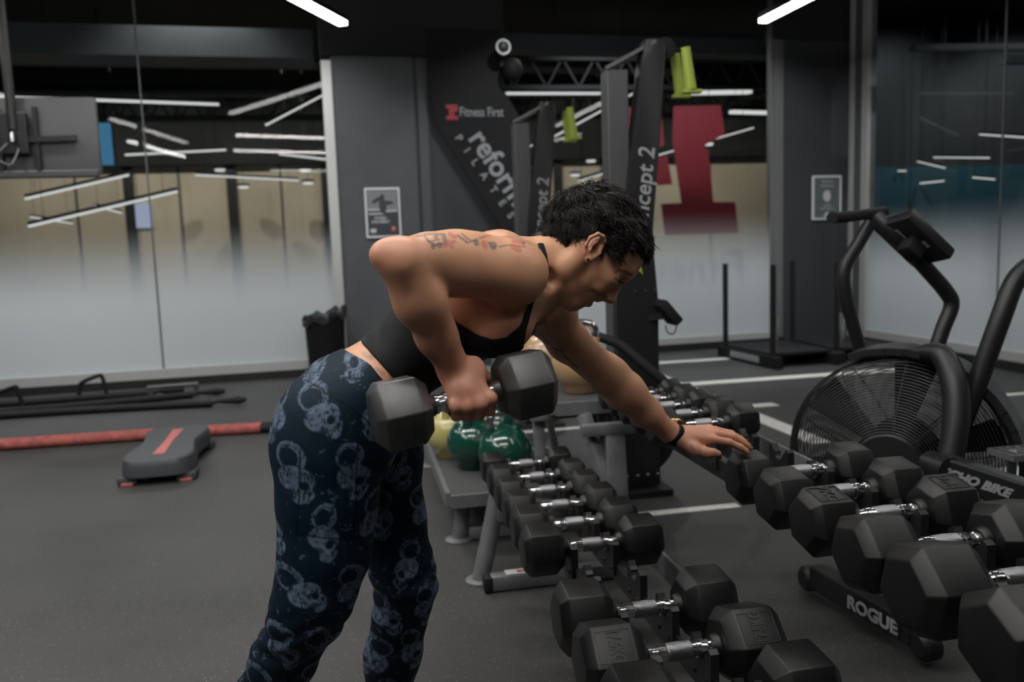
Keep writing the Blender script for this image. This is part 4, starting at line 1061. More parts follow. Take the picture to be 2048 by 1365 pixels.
def surface(prims, lo, hi, vox, post=None, pad=0.03):
    """meshes the zero level of the blended prims by surface nets on active blocks"""
    n = 20; lo = np.asarray(lo, float); hi = np.asarray(hi, float)
    nb = np.ceil((hi-lo)/(vox*n)).astype(int)
    gi = np.stack(np.meshgrid(*[np.arange(x) for x in nb], indexing='ij'), -1).reshape(-1, 3)
    cen = lo + (gi+0.5)*n*vox
    half = n*vox*0.5*math.sqrt(3)+vox*2
    pv = np.stack([p.val(cen) for p in prims], 1)
    ub = np.array([p.op == 1 for p in prims]); kk = np.array([p.k for p in prims])
    near = pv < half*1.45 + kk[None, :] + pad*0.3
    act = (pv[:, ub].min(1) < half*1.3+0.02)
    # fully inside blocks are skipped
    DIM = (nb*n+4); sy = DIM[2]; sx = DIM[1]*DIM[2]
    loc = np.stack(np.meshgrid(*[np.arange(n+2)]*3, indexing='ij'), -1).reshape(-1, 3)
    keys = []; vps = []; quads = []
    CO8 = [(i, j, k) for i in (0, 1) for j in (0, 1) for k in (0, 1)]
    EDG = [(a, b) for a in range(8) for b in range(a+1, 8) if bin(a ^ b).count('1') == 1]
    for bi in np.nonzero(act)[0]:
        ps = [prims[i] for i in np.nonzero(near[bi])[0]]
        if not any(p.op == 1 for p in ps): continue
        base = gi[bi]*n
        P = (lo + (base+loc)*vox).astype(np.float32)
        d = combine(ps, P)
        if post is not None: d = post(P, d)
        if d.min() > 0 or d.max() < 0: continue
        D = d.reshape(n+2, n+2, n+2)
        neg = D < 0
        # cell vertices for the n+1 cells (one cell of overlap on the high side)
        m = n+1
        cs = [D[i:i+m, j:j+m, k:k+m] for i, j, k in CO8]
        cn = np.stack([c < 0 for c in cs]).sum(0)
        mix = (cn > 0) & (cn < 8)
        idx = np.argwhere(mix)
        if len(idx) == 0: continue
        own = (idx < n).all(1)
        ci = idx[own]
        if len(ci):
            acc = np.zeros((len(ci), 3)); cnt = np.zeros(len(ci))
            vals = np.stack([c[ci[:, 0], ci[:, 1], ci[:, 2]] for c in cs], 1)
            for a, b in EDG:
                va = vals[:, a]; vb = vals[:, b]; s = (va < 0) != (vb < 0)
                t = np.where(s, va/np.where(s, va-vb, 1), 0)
                pa = np.array(CO8[a]); pb = np.array(CO8[b])
                acc += s[:, None]*(pa + t[:, None]*(pb-pa)); cnt += s
            v = acc/np.maximum(cnt, 1)[:, None]
            vps.append(lo + (base+ci+v)*vox)
            g = base+ci
            keys.append(g[:, 0]*sx + g[:, 1]*sy + g[:, 2])
        # quads: edges starting at sample points 1..n of this block
        for ax in range(3):
            sl = [slice(1, n+1)]*3; s2 = list(sl); s2[ax] = slice(2, n+2)
            A = neg[tuple(sl)]; B = neg[tuple(s2)]
            e = np.argwhere(A != B)
            if len(e) == 0: continue
            flip = A[e[:, 0], e[:, 1], e[:, 2]]
            g = base + e + 1
            o1 = np.zeros(3, int); o2 = np.zeros(3, int); o1[(ax+1) % 3] = 1; o2[(ax+2) % 3] = 1
            q = np.stack([(g-o1-o2), (g-o2), g, (g-o1)], 1)
            kq = q[..., 0]*sx + q[..., 1]*sy + q[..., 2]
            kq[~flip] = kq[~flip][:, ::-1]
            quads.append(kq)
    keys = np.concatenate(keys); vps = np.concatenate(vps); quads = np.concatenate(quads)
    keys, first = np.unique(keys, return_index=True); vps = vps[first]
    pos = np.searchsorted(keys, quads); pos = np.minimum(pos, len(keys)-1)
    ok = (keys[pos] == quads).all(1)
    q = pos[ok]
    return vps, q

def np_mesh(name, V, F, cols=None, extra=None):
    me = bpy.data.meshes.new(name)
    me.vertices.add(len(V)); me.vertices.foreach_set('co', np.asarray(V, np.float32).ravel())
    nf = len(F); k = F.shape[1]
    me.loops.add(nf*k); me.loops.foreach_set('vertex_index', F.astype(np.int32).ravel())
    me.polygons.add(nf)
    me.polygons.foreach_set('loop_start', np.arange(0, nf*k, k, dtype=np.int32))
    me.polygons.foreach_set('use_smooth', np.ones(nf, bool))
    me.update(calc_edges=True)
    if cols is not None:
        a = me.attributes.new('tint', 'FLOAT_COLOR', 'POINT')
        a.data.foreach_set('color', np.concatenate([cols, np.ones((len(V), 1))], 1).astype(np.float32).ravel())
    return me
def vnormals(V, F):
    n = np.cross(V[F[:, 2]]-V[F[:, 0]], V[F[:, 3]]-V[F[:, 1]])
    N = np.zeros_like(V)
    for i in range(4): np.add.at(N, F[:, i], n)
    return N/np.maximum(np.linalg.norm(N, axis=1), 1e-12)[:, None]
def relax(V, F, it=1, lam=0.5):
    e = np.concatenate([F[:, [0, 1]], F[:, [1, 2]], F[:, [2, 3]], F[:, [3, 0]]])
    for _ in range(it):
        S = np.zeros_like(V); c = np.zeros(len(V))
        np.add.at(S, e[:, 0], V[e[:, 1]]); np.add.at(c, e[:, 0], 1)
        np.add.at(S, e[:, 1], V[e[:, 0]]); np.add.at(c, e[:, 1], 1)
        V = V + lam*(S/np.maximum(c, 1)[:, None]-V)
    return V
def project(P):
    v = np.asarray(P)-CO; z = v @ _fw
    return np.stack([1024+CAM_F*(v @ IR)/z, 682.5+CAM_F*(v @ ID)/z], 1)
def poly_sd(xy, poly):
    """signed distance to a polygon, negative inside"""
    poly = np.asarray(poly, float); d = np.full(len(xy), 1e9); ins = np.zeros(len(xy), bool)
    j = len(poly)-1
    for i in range(len(poly)):
        a = poly[i]; b = poly[j]; e = b-a; w = xy-a
        t = np.clip((w @ e)/(e @ e), 0, 1); q = w-t[:, None]*e
        d = np.minimum(d, np.einsum('ij,ij->i', q, q))
        c = (a[1] > xy[:, 1]) != (b[1] > xy[:, 1])
        xx = (b[0]-a[0])*(xy[:, 1]-a[1])/((b[1]-a[1]) if b[1] != a[1] else 1e-9)+a[0]
        ins ^= c & (xy[:, 0] < xx)
        j = i
    d = np.sqrt(d); return np.where(ins, -d, d)
def vnoise(P, sc, seed=0):
    q = np.asarray(P)*sc; i = np.floor(q).astype(np.int64); f = q-i; f = f*f*(3-2*f)
    def h(o):
        k = (i+o); n = k[:, 0]*374761393 + k[:, 1]*668265263 + (k[:, 2]*2147483647 if k.shape[1] > 2 else 0) + seed*1274126177
        n = (n ^ (n >> 13))*1274126177; n = n & 0x7fffffff; n = (n ^ (n >> 16)) & 0xffff
        return n/65535.0
    dim = q.shape[1]; r = 0
    for c in range(2**dim):
        o = np.array([(c >> b) & 1 for b in range(dim)])
        w = np.prod(np.where(o, f, 1-f), axis=1); r = r + w*h(o)
    return r
def tint_mat(name, rough, spec=0.4, sss=0.0, bump=0.0, bscale=600, radius=(1, .4, .2)):
    m = mat(name, (1, 1, 1), rough, 0, spec, bump, bscale)
    nt = m.node_tree; b = nt.nodes['Principled BSDF']
    a = nt.nodes.new('ShaderNodeAttribute'); a.attribute_name = 'tint'
    nt.links.new(a.outputs['Color'], b.inputs['Base Color'])
    if sss:
        b.inputs['Subsurface Weight'].default_value = sss; b.inputs['Subsurface Radius'].default_value = radius; b.inputs['Subsurface Scale'].default_value = 0.006
    return m
# ------------------------------------------------------------------ the person
LAT = -FH                                   # sideways axis of the body, towards the near side
HM = 0.00095
HO = W(1152, 622, 1.57)                     # chin point on the head's mid plane
HU = 0.68*IR + 0.73*UPI; HU /= np.linalg.norm(HU)
HF = 0.73*IR - 0.68*UPI; HF = HF - HU*(HF @ HU); HF /= np.linalg.norm(HF)
HT = np.cross(HU, HF)
if HT @ TO < 0: HT = -HT
def HL(v, u, w): return HO + HU*v + HF*u + HT*w
HAX = np.array([HU, HF, HT])

torso = []; arms = []; legs = []; head = []
def chain(dst, pts, rs, k=0.02, flat=None):
    for i in range(len(pts)-1):
        f = flat if not isinstance(flat, list) else flat[i]
        dst.append(Cone(pts[i], pts[i+1], rs[i], rs[i+1], k, f))
sp = [W(690, 797, 1.58), W(790, 735, 1.58), W(870, 668, 1.58), W(958, 598, 1.58), W(1030, 560, 1.57), W(1082, 545, 1.575)]
SAX = sp[3]-sp[0]; SAX /= np.linalg.norm(SAX)
DOR = np.cross(SAX, LAT); DOR /= np.linalg.norm(DOR)
if DOR @ UPI < 0: DOR = -DOR
# trunk
torso.append(Cone(sp[0], sp[1], 0.088, 0.070, 0.03, (LAT, 1.62)))
torso.append(Cone(sp[1], sp[2], 0.070, 0.083, 0.03, (LAT, 1.55)))
torso.append(Cone(sp[2], sp[3], 0.083, 0.098, 0.03, (LAT, 1.38)))
torso.append(Cone(sp[3], sp[4], 0.098, 0.078, 0.03, (LAT, 1.32)))
torso.append(Cone(sp[4], sp[5], 0.076, 0.050, 0.04, (LAT, 1.1)))
AX3 = np.array([SAX, DOR, LAT])
for s, dd in ((1, 1.49), (-1, 1.67)):
    torso.append(Ell(W(1008, 652, dd), (0.060, 0.050, 0.055), AX3, 0.03))          # bust
    torso.append(Ell(W(935, 560, dd-0.01*s), (0.11, 0.06, 0.05), AX3, 0.04))         # side of the back
torso.append(Cone(W(1075, 535, 1.565), W(1025, 525, 1.47), 0.034, 0.036, 0.02))       # near trapezius
torso.append(Cone(W(1095, 548, 1.60), W(1092, 600, 1.69), 0.044, 0.042, 0.03))
torso.append(Cone(W(1000, 505, 1.50), W(960, 520, 1.47), 0.035, 0.035, 0.03))        # shoulder blade
torso.append(Cone(W(1045, 600, 1.53), W(1025, 560, 1.46), 0.040, 0.038, 0.025))       # near chest to shoulder
torso.append(Cone(W(1060, 610, 1.62), W(1088, 615, 1.69), 0.046, 0.042, 0.03))
neck = [Cone(W(1085, 545, 1.575), HL(0.080, -0.088, 0), 0.052, 0.049, 0.035),
        Cone(W(1088, 582, 1.57), HL(0.020, -0.062, 0), 0.026, 0.028, 0.03),
        Cone(W(1082, 588, 1.535), HL(0.088, -0.076, 0.057), 0.0105, 0.013, 0.008),
        Cone(W(1092, 592, 1.60), HL(0.088, -0.076, -0.052), 0.0095, 0.012, 0.014),
        Cone(W(1080, 590, 1.55), W(1050, 565, 1.47), 0.009, 0.010, 0.018),
        Ell(W(1098, 560, 1.505), (0.018, 0.018, 0.016), None, 0.018, -1)]
# near arm, elbow raised
SH = W(1028, 545, 1.445); EL = W(806, 524, 1.27); WR = W(913, 744, 1.375)
upm = W(912, 528, 1.355)
arms += [Ell(W(1022, 545, 1.43), (0.070, 0.058, 0.052), np.array([SH-EL, np.cross(SH-EL, TO), TO]), 0.03),
         Cone(SH, upm, 0.053, 0.047, 0.025), Cone(upm, EL, 0.046, 0.038, 0.02),
         Cone(W(965, 545, 1.38), W(885, 545, 1.33), 0.032, 0.030, 0.03),
         Cone(W(950, 505, 1.39), W(860, 508, 1.31), 0.030, 0.028, 0.03),
         Ell(W(773, 509, 1.262), (0.026, 0.024, 0.022), None, 0.02),
         Cone(EL, W(838, 604, 1.295), 0.038, 0.037, 0.006), Cone(W(838, 604, 1.295), W(873, 672, 1.335), 0.0368, 0.0290, 0.02),
         Cone(W(873, 672, 1.335), WR, 0.0290, 0.0225, 0.02, (IR*0.9+ID*-0.45, 1.12)),
         Ell(W(854, 600, 1.295), (0.068, 0.028, 0.030), np.array([WR-EL, np.cross(WR-EL, TO), TO]), 0.010)]
# far arm, reaching to the rack
fa = [W(1082, 612, 1.695), W(1136, 683, 1.76), W(1211, 747, 1.845), W(1246, 781, 1.87), W(1292, 825, 1.905), W(1341, 866, 1.945)]
chain(arms, fa, [0.050, 0.041, 0.041, 0.042, 0.033, 0.0225], 0.025)
arms += [Ell(W(1098, 622, 1.70), (0.058, 0.048, 0.046), None, 0.03), Ell(W(1236, 742, 1.855), (0.02, 0.018, 0.018), None, 0.02), Ell(W(1262, 788, 1.87), (0.045, 0.026, 0.028), np.array([fa[5]-fa[2], np.cross(fa[5]-fa[2], TO), TO]), 0.03)]
# legs
nl = [W(668, 842, 1.485), W(655, 915, 1.47), W(655, 1000, 1.47), W(650, 1100, 1.465), W(630, 1185, 1.46), W(612, 1232, 1.465), W(570, 1315, 1.50), W(515, 1408, 1.53), W(425, 1545, 1.58)]
chain(legs, nl, [0.090, 0.085, 0.083, 0.076, 0.066, 0.058, 0.053, 0.047, 0.032], 0.03)
fl = [W(735, 842, 1.675), W(757, 905, 1.69), W(775, 1040, 1.70), W(803, 1130, 1.70), W(812, 1178, 1.695), W(800, 1235, 1.70), W(788, 1300, 1.715), W(775, 1400, 1.73), W(760, 1560, 1.75)]
chain(legs, fl, [0.092, 0.084, 0.073, 0.060, 0.055, 0.050, 0.053, 0.045, 0.032], 0.03)
legs += [Ell(W(656, 868, 1.492), (0.094, 0.098, 0.088), None, 0.04), Ell(W(662, 862, 1.665), (0.100, 0.098, 0.085), None, 0.04),
         Ell(W(630, 1206, 1.452), (0.034, 0.040, 0.036), None, 0.03), Ell(W(825, 1172, 1.685), (0.034, 0.040, 0.036), None, 0.03),
         Cone(W(745, 790, 1.55), W(730, 880, 1.52), 0.075, 0.06, 0.04, (LAT, 1.35)),
         Ell(W(566, 1322, 1.515), (0.045, 0.052, 0.048), None, 0.03), Ell(W(778, 1325, 1.725), (0.044, 0.055, 0.046), None, 0.03)]
feet = []
for A, fx in ((nl[-1], 0.10), (fl[-1], 0.14)):
    a = np.array(A); toe = a + IR*fx; toe[2] = 0.022; heel = a - IR*0.03; heel[2] = max(0.035, a[2]-0.08)
    feet += [Cone(a, toe, 0.032, 0.024, 0.02, (LAT, 1.3)), Cone(a, heel, 0.032, 0.030, 0.02), Cone(toe, np.array([toe[0]+0.05, toe[1], 0.018]), 0.024, 0.016, 0.02, (LAT, 1.6))]
# head
head += [Ell(HL(0.133, -0.062, 0), (0.082, 0.092, 0.072), HAX, 0.02),
         Ell(HL(0.126, -0.016, 0), (0.043, 0.042, 0.056), HAX, 0.03),
         Ell(HL(0.076, -0.032, 0), (0.066, 0.048, 0.054), HAX, 0.03),
         Ell(HL(0.010, -0.013, 0), (0.016, 0.0145, 0.019), HAX, 0.014),
         Ell(HL(0.036, -0.010, 0), (0.022, 0.0225, 0.027), HAX, 0.016),
         Cone(HL(0.119, 0.018, -0.036), HL(0.121, 0.0235, 0), 0.0075, 0.0075, 0.014), Cone(HL(0.119, 0.018, 0.036), HL(0.121, 0.0235, 0), 0.0075, 0.0075, 0.014)]
for s in (1, -1):
    head += [Cone(HL(0.040, -0.072, 0.047*s), HL(0.008, -0.020, 0.015*s), 0.015, 0.013, 0.022),
             Cone(HL(0.085, -0.062, 0.056*s), HL(0.040, -0.070, 0.047*s), 0.014, 0.014, 0.022),
             Ell(HL(0.083, -0.006, 0.045*s), (0.014, 0.024, 0.014), HAX, 0.022),
             Ell(HL(0.066, 0.002, 0.034*s), (0.015, 0.013, 0.014), HAX, 0.014),
             Ell(HL(0.0970, 0.0250, 0.033*s), (0.0100, 0.011, 0.015), HAX, 0.010, -1),
             Ell(HL(0.0935, 0.0095, 0.031*s), (0.0108, 0.0122, 0.0130), HAX, 0.003),
             Cone(HL(0.062, 0.0165, 0.020*s), HL(0.046, -0.002, 0.036*s), 0.0016, 0.0018, 0.007, None, -1),
             Cone(HL(0.0435, -0.0015, 0.024*s), HL(0.0430, 0.0135, 0.0), 0.0036, 0.0046, 0.005),
             Cone(HL(0.0415, -0.0025, 0.0235*s), HL(0.0265, 0.0085, 0.0), 0.0036, 0.0054, 0.005)]
head += [Cone(HL(0.092, 0.0130, 0), HL(0.058, 0.0180, 0), 0.0090, 0.0120, 0.010), Cone(HL(0.103, 0.0215, 0), HL(0.066, 0.0335, 0), 0.0060, 0.0074, 0.009), Ell(HL(0.0600, 0.0335, 0), (0.0080, 0.0086, 0.0090), HAX, 0.007)]
for s in (1, -1):
    head += [Ell(HL(0.0560, 0.0225, 0.0115*s), (0.0075, 0.0095, 0.0062), HAX, 0.006), Ell(HL(0.0485, 0.0255, 0.0075*s), (0.0030, 0.0045, 0.0028), HAX, 0.003, -1)]
for s in (1, -1):       # slightly parted, smiling mouth
    head.append(Cone(HL(0.0405, 0.004, 0.0200*s), HL(0.0348, 0.0160, 0), 0.0008, 0.0026, 0.002, None, -1))
# near ear
def EP(px, py, w): return W(px, py, 1.57-w)
ear = [(1177, 521, .071), (1171, 506, .076), (1172, 490, .082), (1181, 475, .085), (1196, 468, .083), (1206, 473, .079), (1209, 482, .074), (1204, 494, .071)]
ep = [EP(*e) for e in ear]
chain(head, ep, [.0052, .0036, .0034, .0034, .0036, .0036, .0034, .0028], 0.003)
head += [Ell(EP(1189, 495, .071), (0.0150, 0.0250, 0.0050), np.array([IR*0.92+ID*0.38, UPI*0.92+IR*0.38, TO]), 0.004)]
chain(head, [EP(1181, 512, .077), EP(1181, 500, .080), EP(1188, 487, .081), EP(1198, 480, .078)], [.0032, .0034, .0034, .0028], 0.004)
head += [Ell(EP(1192, 501, .079), (0.0075, 0.0105, 0.0085), np.array([IR*0.92+ID*0.38, UPI*0.92+IR*0.38, TO]), 0.004, -1),
         Cone(EP(1200, 496, .072), EP(1198, 507, .073), 0.0040, 0.0042, 0.004), Ell(EP(1179, 519, .073), (0.007, 0.0075, 0.005), None, 0.004),
         Ell(HL(0.112, -0.0555, -0.072), (0.028, 0.014, 0.006), HAX, 0.006)]

# ---- near hand: a fist around the handle
HA = IR*0.93 + UPI*0.195 + _fw*0.31; HA /= np.linalg.norm(HA)        # handle axis, towards the thumb side
HC = W(933, 788, 1.372)                                             # grip centre
HD = ID - HA*(ID @ HA); HD /= np.linalg.norm(HD)                    # down
HN = np.cross(HA, HD)
if HN @ TO < 0: HN = -HN
def FP(s, n, d): return HC + HA*s + HN*n + HD*d
fist = []
knu = [(0.0305, 0.0305, 0.0125, 1.0), (0.0100, 0.0340, 0.0170, 1.06), (-0.0105, 0.0325, 0.0165, 1.0), (-0.0290, 0.0270, 0.0135, 0.88)]
for s, n, d, q in knu:
    M0 = FP(s, n, d)
    b0 = WR + HA*(s*0.42) + HD*0.012
    fist.append(Cone(b0, M0, 0.0115, 0.0100*q, 0.008))
    fist.append(Ell(M0, (0.0115*q,)*3, None, 0.006))
    p1 = FP(s*0.97, 0.0150, 0.0345*q); p2 = FP(s*0.95, -0.0160, 0.0270*q); p3 = FP(s*0.95, -0.0255, 0.0060)
    fist += [Cone(M0, p1, 0.0108*q, 0.0102*q, 0.005), Cone(p1, p2, 0.0100*q, 0.0090*q, 0.004), Cone(p2, p3, 0.0088*q, 0.0075*q, 0.004)]
fist += [Cone(WR, FP(0.0, 0.020, -0.005), 0.0195, 0.018, 0.02, (HA, 1.35)), Cone(FP(0.018, 0.010, -0.030), FP(-0.008, 0.018, -0.012), 0.017, 0.017, 0.015),
         Cone(FP(0.022, 0.004, -0.045), FP(0.036, -0.008, -0.020), 0.0145, 0.0125, 0.014), Cone(FP(0.036, -0.008, -0.020), FP(0.038, -0.026, 0.004), 0.0120, 0.0105, 0.006), Cone(FP(0.038, -0.026, 0.004), FP(0.020, -0.032, 0.018), 0.0102, 0.0080, 0.005)]
# ---- far hand, spread on the dumbbell head
hw = fa[5]
mc = [W(1424, 879, 1.925), W(1433, 868, 1.945), W(1430, 861, 1.968), W(1418, 857, 1.988)]
palm = []
for i, m in enumerate(mc):
    palm.append(Cone(hw + (W(1352, 876-4*i, 1.93+0.012*i)-hw), m, 0.0125, 0.0100, 0.014))
palm += [Cone(hw, W(1400, 874, 1.945), 0.022, 0.020, 0.02), Ell(W(1392, 880, 1.945), (0.032, 0.024, 0.016), np.array([mc[1]-hw, mc[3]-mc[0], np.cross(mc[1]-hw, mc[3]-mc[0])]), 0.02)]
fing = [([mc[0], W(1458, 885, 1.925), W(1480, 895, 1.928), W(1497, 905, 1.932)], [.0098, .0088, .0080, .0066]),
        ([mc[1], W(1466, 874, 1.945), W(1486, 885, 1.948), W(1501, 895, 1.952)], [.0100, .0090, .0081, .0066]),
        ([mc[2], W(1462, 868, 1.972), W(1480, 878, 1.976), W(1493, 887, 1.980)], [.0096, .0086, .0078, .0064]),
        ([mc[3], W(1444, 864, 1.996), W(1458, 873, 2.000), W(1469, 881, 2.004)], [.0086, .0076, .0068, .0056])]
for p, r in fing: chain(palm, p, r, 0.004)
chain(palm, [W(1368, 884, 1.925), W(1388, 899, 1.91), W(1412, 906, 1.905), W(1436, 908, 1.91)], [.0165, .0145, .0115, .0082], 0.010)
palm += [Ell(W(1426, 905, 1.906), (.011, .009, .009), None, 0.006)]

nar = arms[:9]; far_ = arms[9:]
body_prims = torso + neck + legs + feet + [Group(nar, 0.009), Group(far_, 0.018)] + fist + palm + head
# the opened armpit fold
body_prims.append(Cone(W(885, 548, 1.235), W(892, 585, 1.25), 0.003, 0.003, 0.012, None, -1))
VOX = 0.0024
allp = np.array([q for p in torso+neck+legs+feet+arms+fist+palm+head for q in ((p.a, p.b) if isinstance(p, Cone) else (p.c, p.c))])
lo = allp.min(0)-0.13; hi = allp.max(0)+0.13; lo[2] = -0.02
BV, BF = surface(body_prims, lo, hi, VOX)
BV = relax(BV, BF, 1, 0.35)
BN = vnormals(BV, BF)
if np.mean((BV-BV.mean(0))[:, 0]*BN[:, 0]) < 0: BF = BF[:, ::-1]; BN = -BN
BV[:, 2] = np.maximum(BV[:, 2], 0.001)
PX = project(BV); near = BN @ TO; dep = (BV-CO) @ FH
# colouring of the skin itself: flushed hands and elbow, tattoos, lips, brows
col = np.tile(np.array([0.55, 0.283, 0.166]), (len(BV), 1))
col *= (0.90 + 0.2*vnoise(BV, 38))[:, None]*(0.96+0.08*vnoise(BV, 160, 3))[:, None]
def blend(mask, c, a):
    global col
    w = (np.clip(mask, 0, 1)*a)[:, None]; col = col*(1-w) + np.array(c)*w
def ball(c, r): return np.clip(1.4-np.linalg.norm(BV-c, axis=1)/r, 0, 1)
RED = (0.51, 0.222, 0.152)
blend(ball(W(768, 512, 1.26), 0.06), RED, 0.55); blend(ball(HC, 0.075), RED, 0.75); blend(ball(WR, 0.17), RED, 0.6); blend(ball(mc[0], 0.085), RED, 0.75)
blend(ball(fa[4], 0.10), RED, 0.3); blend(ball(W(1190, 495, 1.49), 0.03), (0.45, 0.20, 0.13), 0.5)
def strokes(px, segs, sel, c, a):
    d = np.full(len(px), 1e9)
    for x0, y0, x1, y1, w in segs:
        A = np.array((x0, y0), float); e = np.array((x1-x0, y1-y0), float); q = px-A
        t = np.clip((q @ e)/max(e @ e, 1e-6), 0, 1); d = np.minimum(d, np.linalg.norm(q-t[:, None]*e, axis=1)-w)
    blend(np.clip(0.6-d/1.8, 0, 1)*sel, c, a)
def Z8(l): return [(720+a/3.79, 440+b/3.79, 720+c/3.79, 440+d/3.79, w/3.79) for a, b, c, d, w in l]
selA = ((near > -0.35) & (dep < 1.60) & (PX[:, 0] > 800)).astype(float)*(0.55+0.45*vnoise(BV, 300, 5))
GR = (0.075, 0.075, 0.078)
strokes(PX, Z8([(430, 125, 490, 118, 7), (490, 118, 515, 158, 7), (515, 158, 560, 188, 8), (560, 188, 655, 180, 9), (655, 180, 640, 108, 8), (640, 108, 490, 110, 6), (620, 112, 632, 165, 4), (520, 165, 600, 150, 4),
                (740, 118, 812, 172, 7), (812, 172, 882, 150, 8), (772, 106, 845, 160, 5), (765, 135, 812, 150, 4), (1058, 202, 1140, 190, 5), (1140, 190, 1255, 205, 4), (905, 140, 950, 125, 6), (975, 170, 985, 185, 6)]), selA, (0.05, 0.05, 0.052), 0.95)
strokes(PX, Z8([(555, 203, 556, 204, 19), (600, 190, 604, 196, 21), (880, 165, 884, 178, 20), (1008, 192, 1012, 200, 27), (575, 130, 575, 131, 14), (1238, 175, 1240, 180, 12)]), selA, (0.06, 0.06, 0.065), 0.9)
strokes(PX, Z8([(640, 200, 715, 165, 14), (672, 160, 700, 212, 12), (680, 108, 720, 128, 16), (935, 172, 950, 200, 20), (1160, 205, 1205, 228, 22), (1165, 160, 1240, 175, 14), (1110, 118, 1160, 140, 8), (930, 130, 985, 120, 5)]), selA, (0.42, 0.07, 0.05), 0.8)
strokes(PX, Z8([(1120, 100, 1240, 170, 4), (1180, 120, 1300, 190, 4), (1210, 150, 1290, 160, 3)]), selA, (0.10, 0.085, 0.08), 0.5)
selL = ((near > -0.3) & (dep > 1.62)).astype(float)
def Z7(l): return [(1020+a/4.875, 600+b/4.875, 1020+c/4.875, 600+d/4.875, w/4.875) for a, b, c, d, w in l]
strokes(PX, Z7([(300, 335, 335, 385, 8), (335, 385, 375, 430, 10), (350, 400, 380, 410, 8), (410, 460, 450, 488, 8), (450, 488, 505, 495, 8), (505, 485, 520, 535, 6), (525, 545, 580, 590, 7), (580, 590, 662, 665, 6)]), selL, (0.02, 0.02, 0.02), 0.85)
strokes(PX, [(1085, 640, 1100, 612, 2.5), (1100, 612, 1118, 596, 3), (1078, 648, 1090, 645, 3), (1104, 600, 1120, 590, 4), (1090, 625, 1108, 622, 2)], ((near > -0.3) & (dep > 1.58)).astype(float), GR, 0.6)
strokes(PX, [(1383, 893, 1386, 900, 4)], selL*(0.4+0.6*vnoise(BV, 500, 2)), (0.05, 0.05, 0.05), 0.7)
strokes(PX, [(728, 708, 742, 716, 5), (752, 738, 766, 748, 4)], (near > -0.4).astype(float)*(0.3+0.7*vnoise(BV, 400, 8)), GR, 0.55)
# face
hv = (BV-HO) @ HU; hu = (BV-HO) @ HF; hw_ = (BV-HO) @ HT
onhead = (hv > -0.02) & (np.abs(hw_) < 0.095) & (hu > -0.06) & (hu < 0.06) & (hv < 0.2)
for s in (1, -1):
    def seg3(pts, r, c, a):
        d = np.full(len(BV), 1e9)
        for A, B in zip(pts, pts[1:]):
            e = B-A; q = BV-A; t = np.clip((q @ e)/(e @ e), 0, 1); d = np.minimum(d, np.linalg.norm(q-t[:, None]*e, axis=1))
        blend(np.clip(1.5-d/r, 0, 1)*onhead, c, a)
    seg3([HL(0.0435, 0.000, 0.024*s), HL(0.0430, 0.0165, 0.0)], 0.0036, (0.33, 0.125, 0.10), 0.7)
    seg3([HL(0.0405, -0.002, 0.0235*s), HL(0.0265, 0.0120, 0.0)], 0.0046, (0.33, 0.125, 0.10), 0.7)
    seg3([HL(0.0420, 0.002, 0.0205*s), HL(0.0350, 0.0115, 0.0)], 0.0020, (0.55, 0.50, 0.44), 0.8)
hs = onhead*(near > -0.5)*(dep < 1.575)
strokes(PX, [(1229, 546, 1238, 541, 1.6), (1238, 541, 1252, 544, 2.4), (1252, 544, 1264, 551, 2.6)], hs, (0.05, 0.028, 0.02), 0.7)
strokes(PX, [(1231, 556, 1237, 563, 1.2), (1237, 563, 1246, 567, 1.8)], hs, (0.012, 0.008, 0.008), 0.95)
M_SKIN = tint_mat('skin', 0.42, 0.42, 0.03, 0.12, 900)
person = empty('person', ((sp[0][0]), (sp[0][1]), 0), 'short haired person in black tank top and skull print leggings, bent over rowing a dumbbell', 'person')
body = link_mesh('body', np_mesh('body', BV, BF, col), M_SKIN, person, local=False)

# ---- tank top
TANK = [(726, 690), (770, 738), (818, 792), (880, 835), (1000, 810), (1046, 704), (1053, 660), (1067, 610), (1080, 566), (1071, 566), (1058, 612), (1040, 652), (1012, 675), (985, 679), (955, 670), (905, 640), (872, 600), (868, 540), (905, 450), (800, 520), (700, 640)]
STRAP = [(1074, 486), (1087, 486), (1094, 508), (1098, 536), (1090, 545), (1086, 520)]
def tank_post(P, d):
    dd = d-0.0045
    xy = project(P.astype(np.float64)); far = ((P-CO.astype(np.float32)) @ FH.astype(np.float32)) > 1.575
    m1 = np.minimum(poly_sd(xy, TANK), poly_sd(xy, STRAP))
    m2 = poly_sd(xy-np.array((16, 6)), TANK)
    m = np.where(far, m2, m1)/1080.0
    f = 0.0014*np.sin((P @ SAX.astype(np.float32))*190 + 3*np.sin((P @ LAT.astype(np.float32))*30))*np.clip((780-xy[:, 0])/60, 0, 1)
    return np.maximum(dd+f, m).astype(np.float32)
tl = np.array([W(700, 830, 1.75), W(1110, 470, 1.40), W(1110, 830, 1.75), W(700, 470, 1.40)])
TV, TF = surface(torso+neck[:2], tl.min(0)-0.08, tl.max(0)+0.08, 0.0026, tank_post)
TN = vnormals(TV, TF)
if np.mean(((TV-TV.mean(0))*TN).sum(1)) < 0: TF = TF[:, ::-1]
TV = relax(TV, TF, 2, 0.4)
link_mesh('tank_top', np_mesh('tank_top', TV, TF), mat('black jersey', (0.006, 0.006, 0.0065), 0.75, 0, 0.25, 0.15, 900), person, local=False)

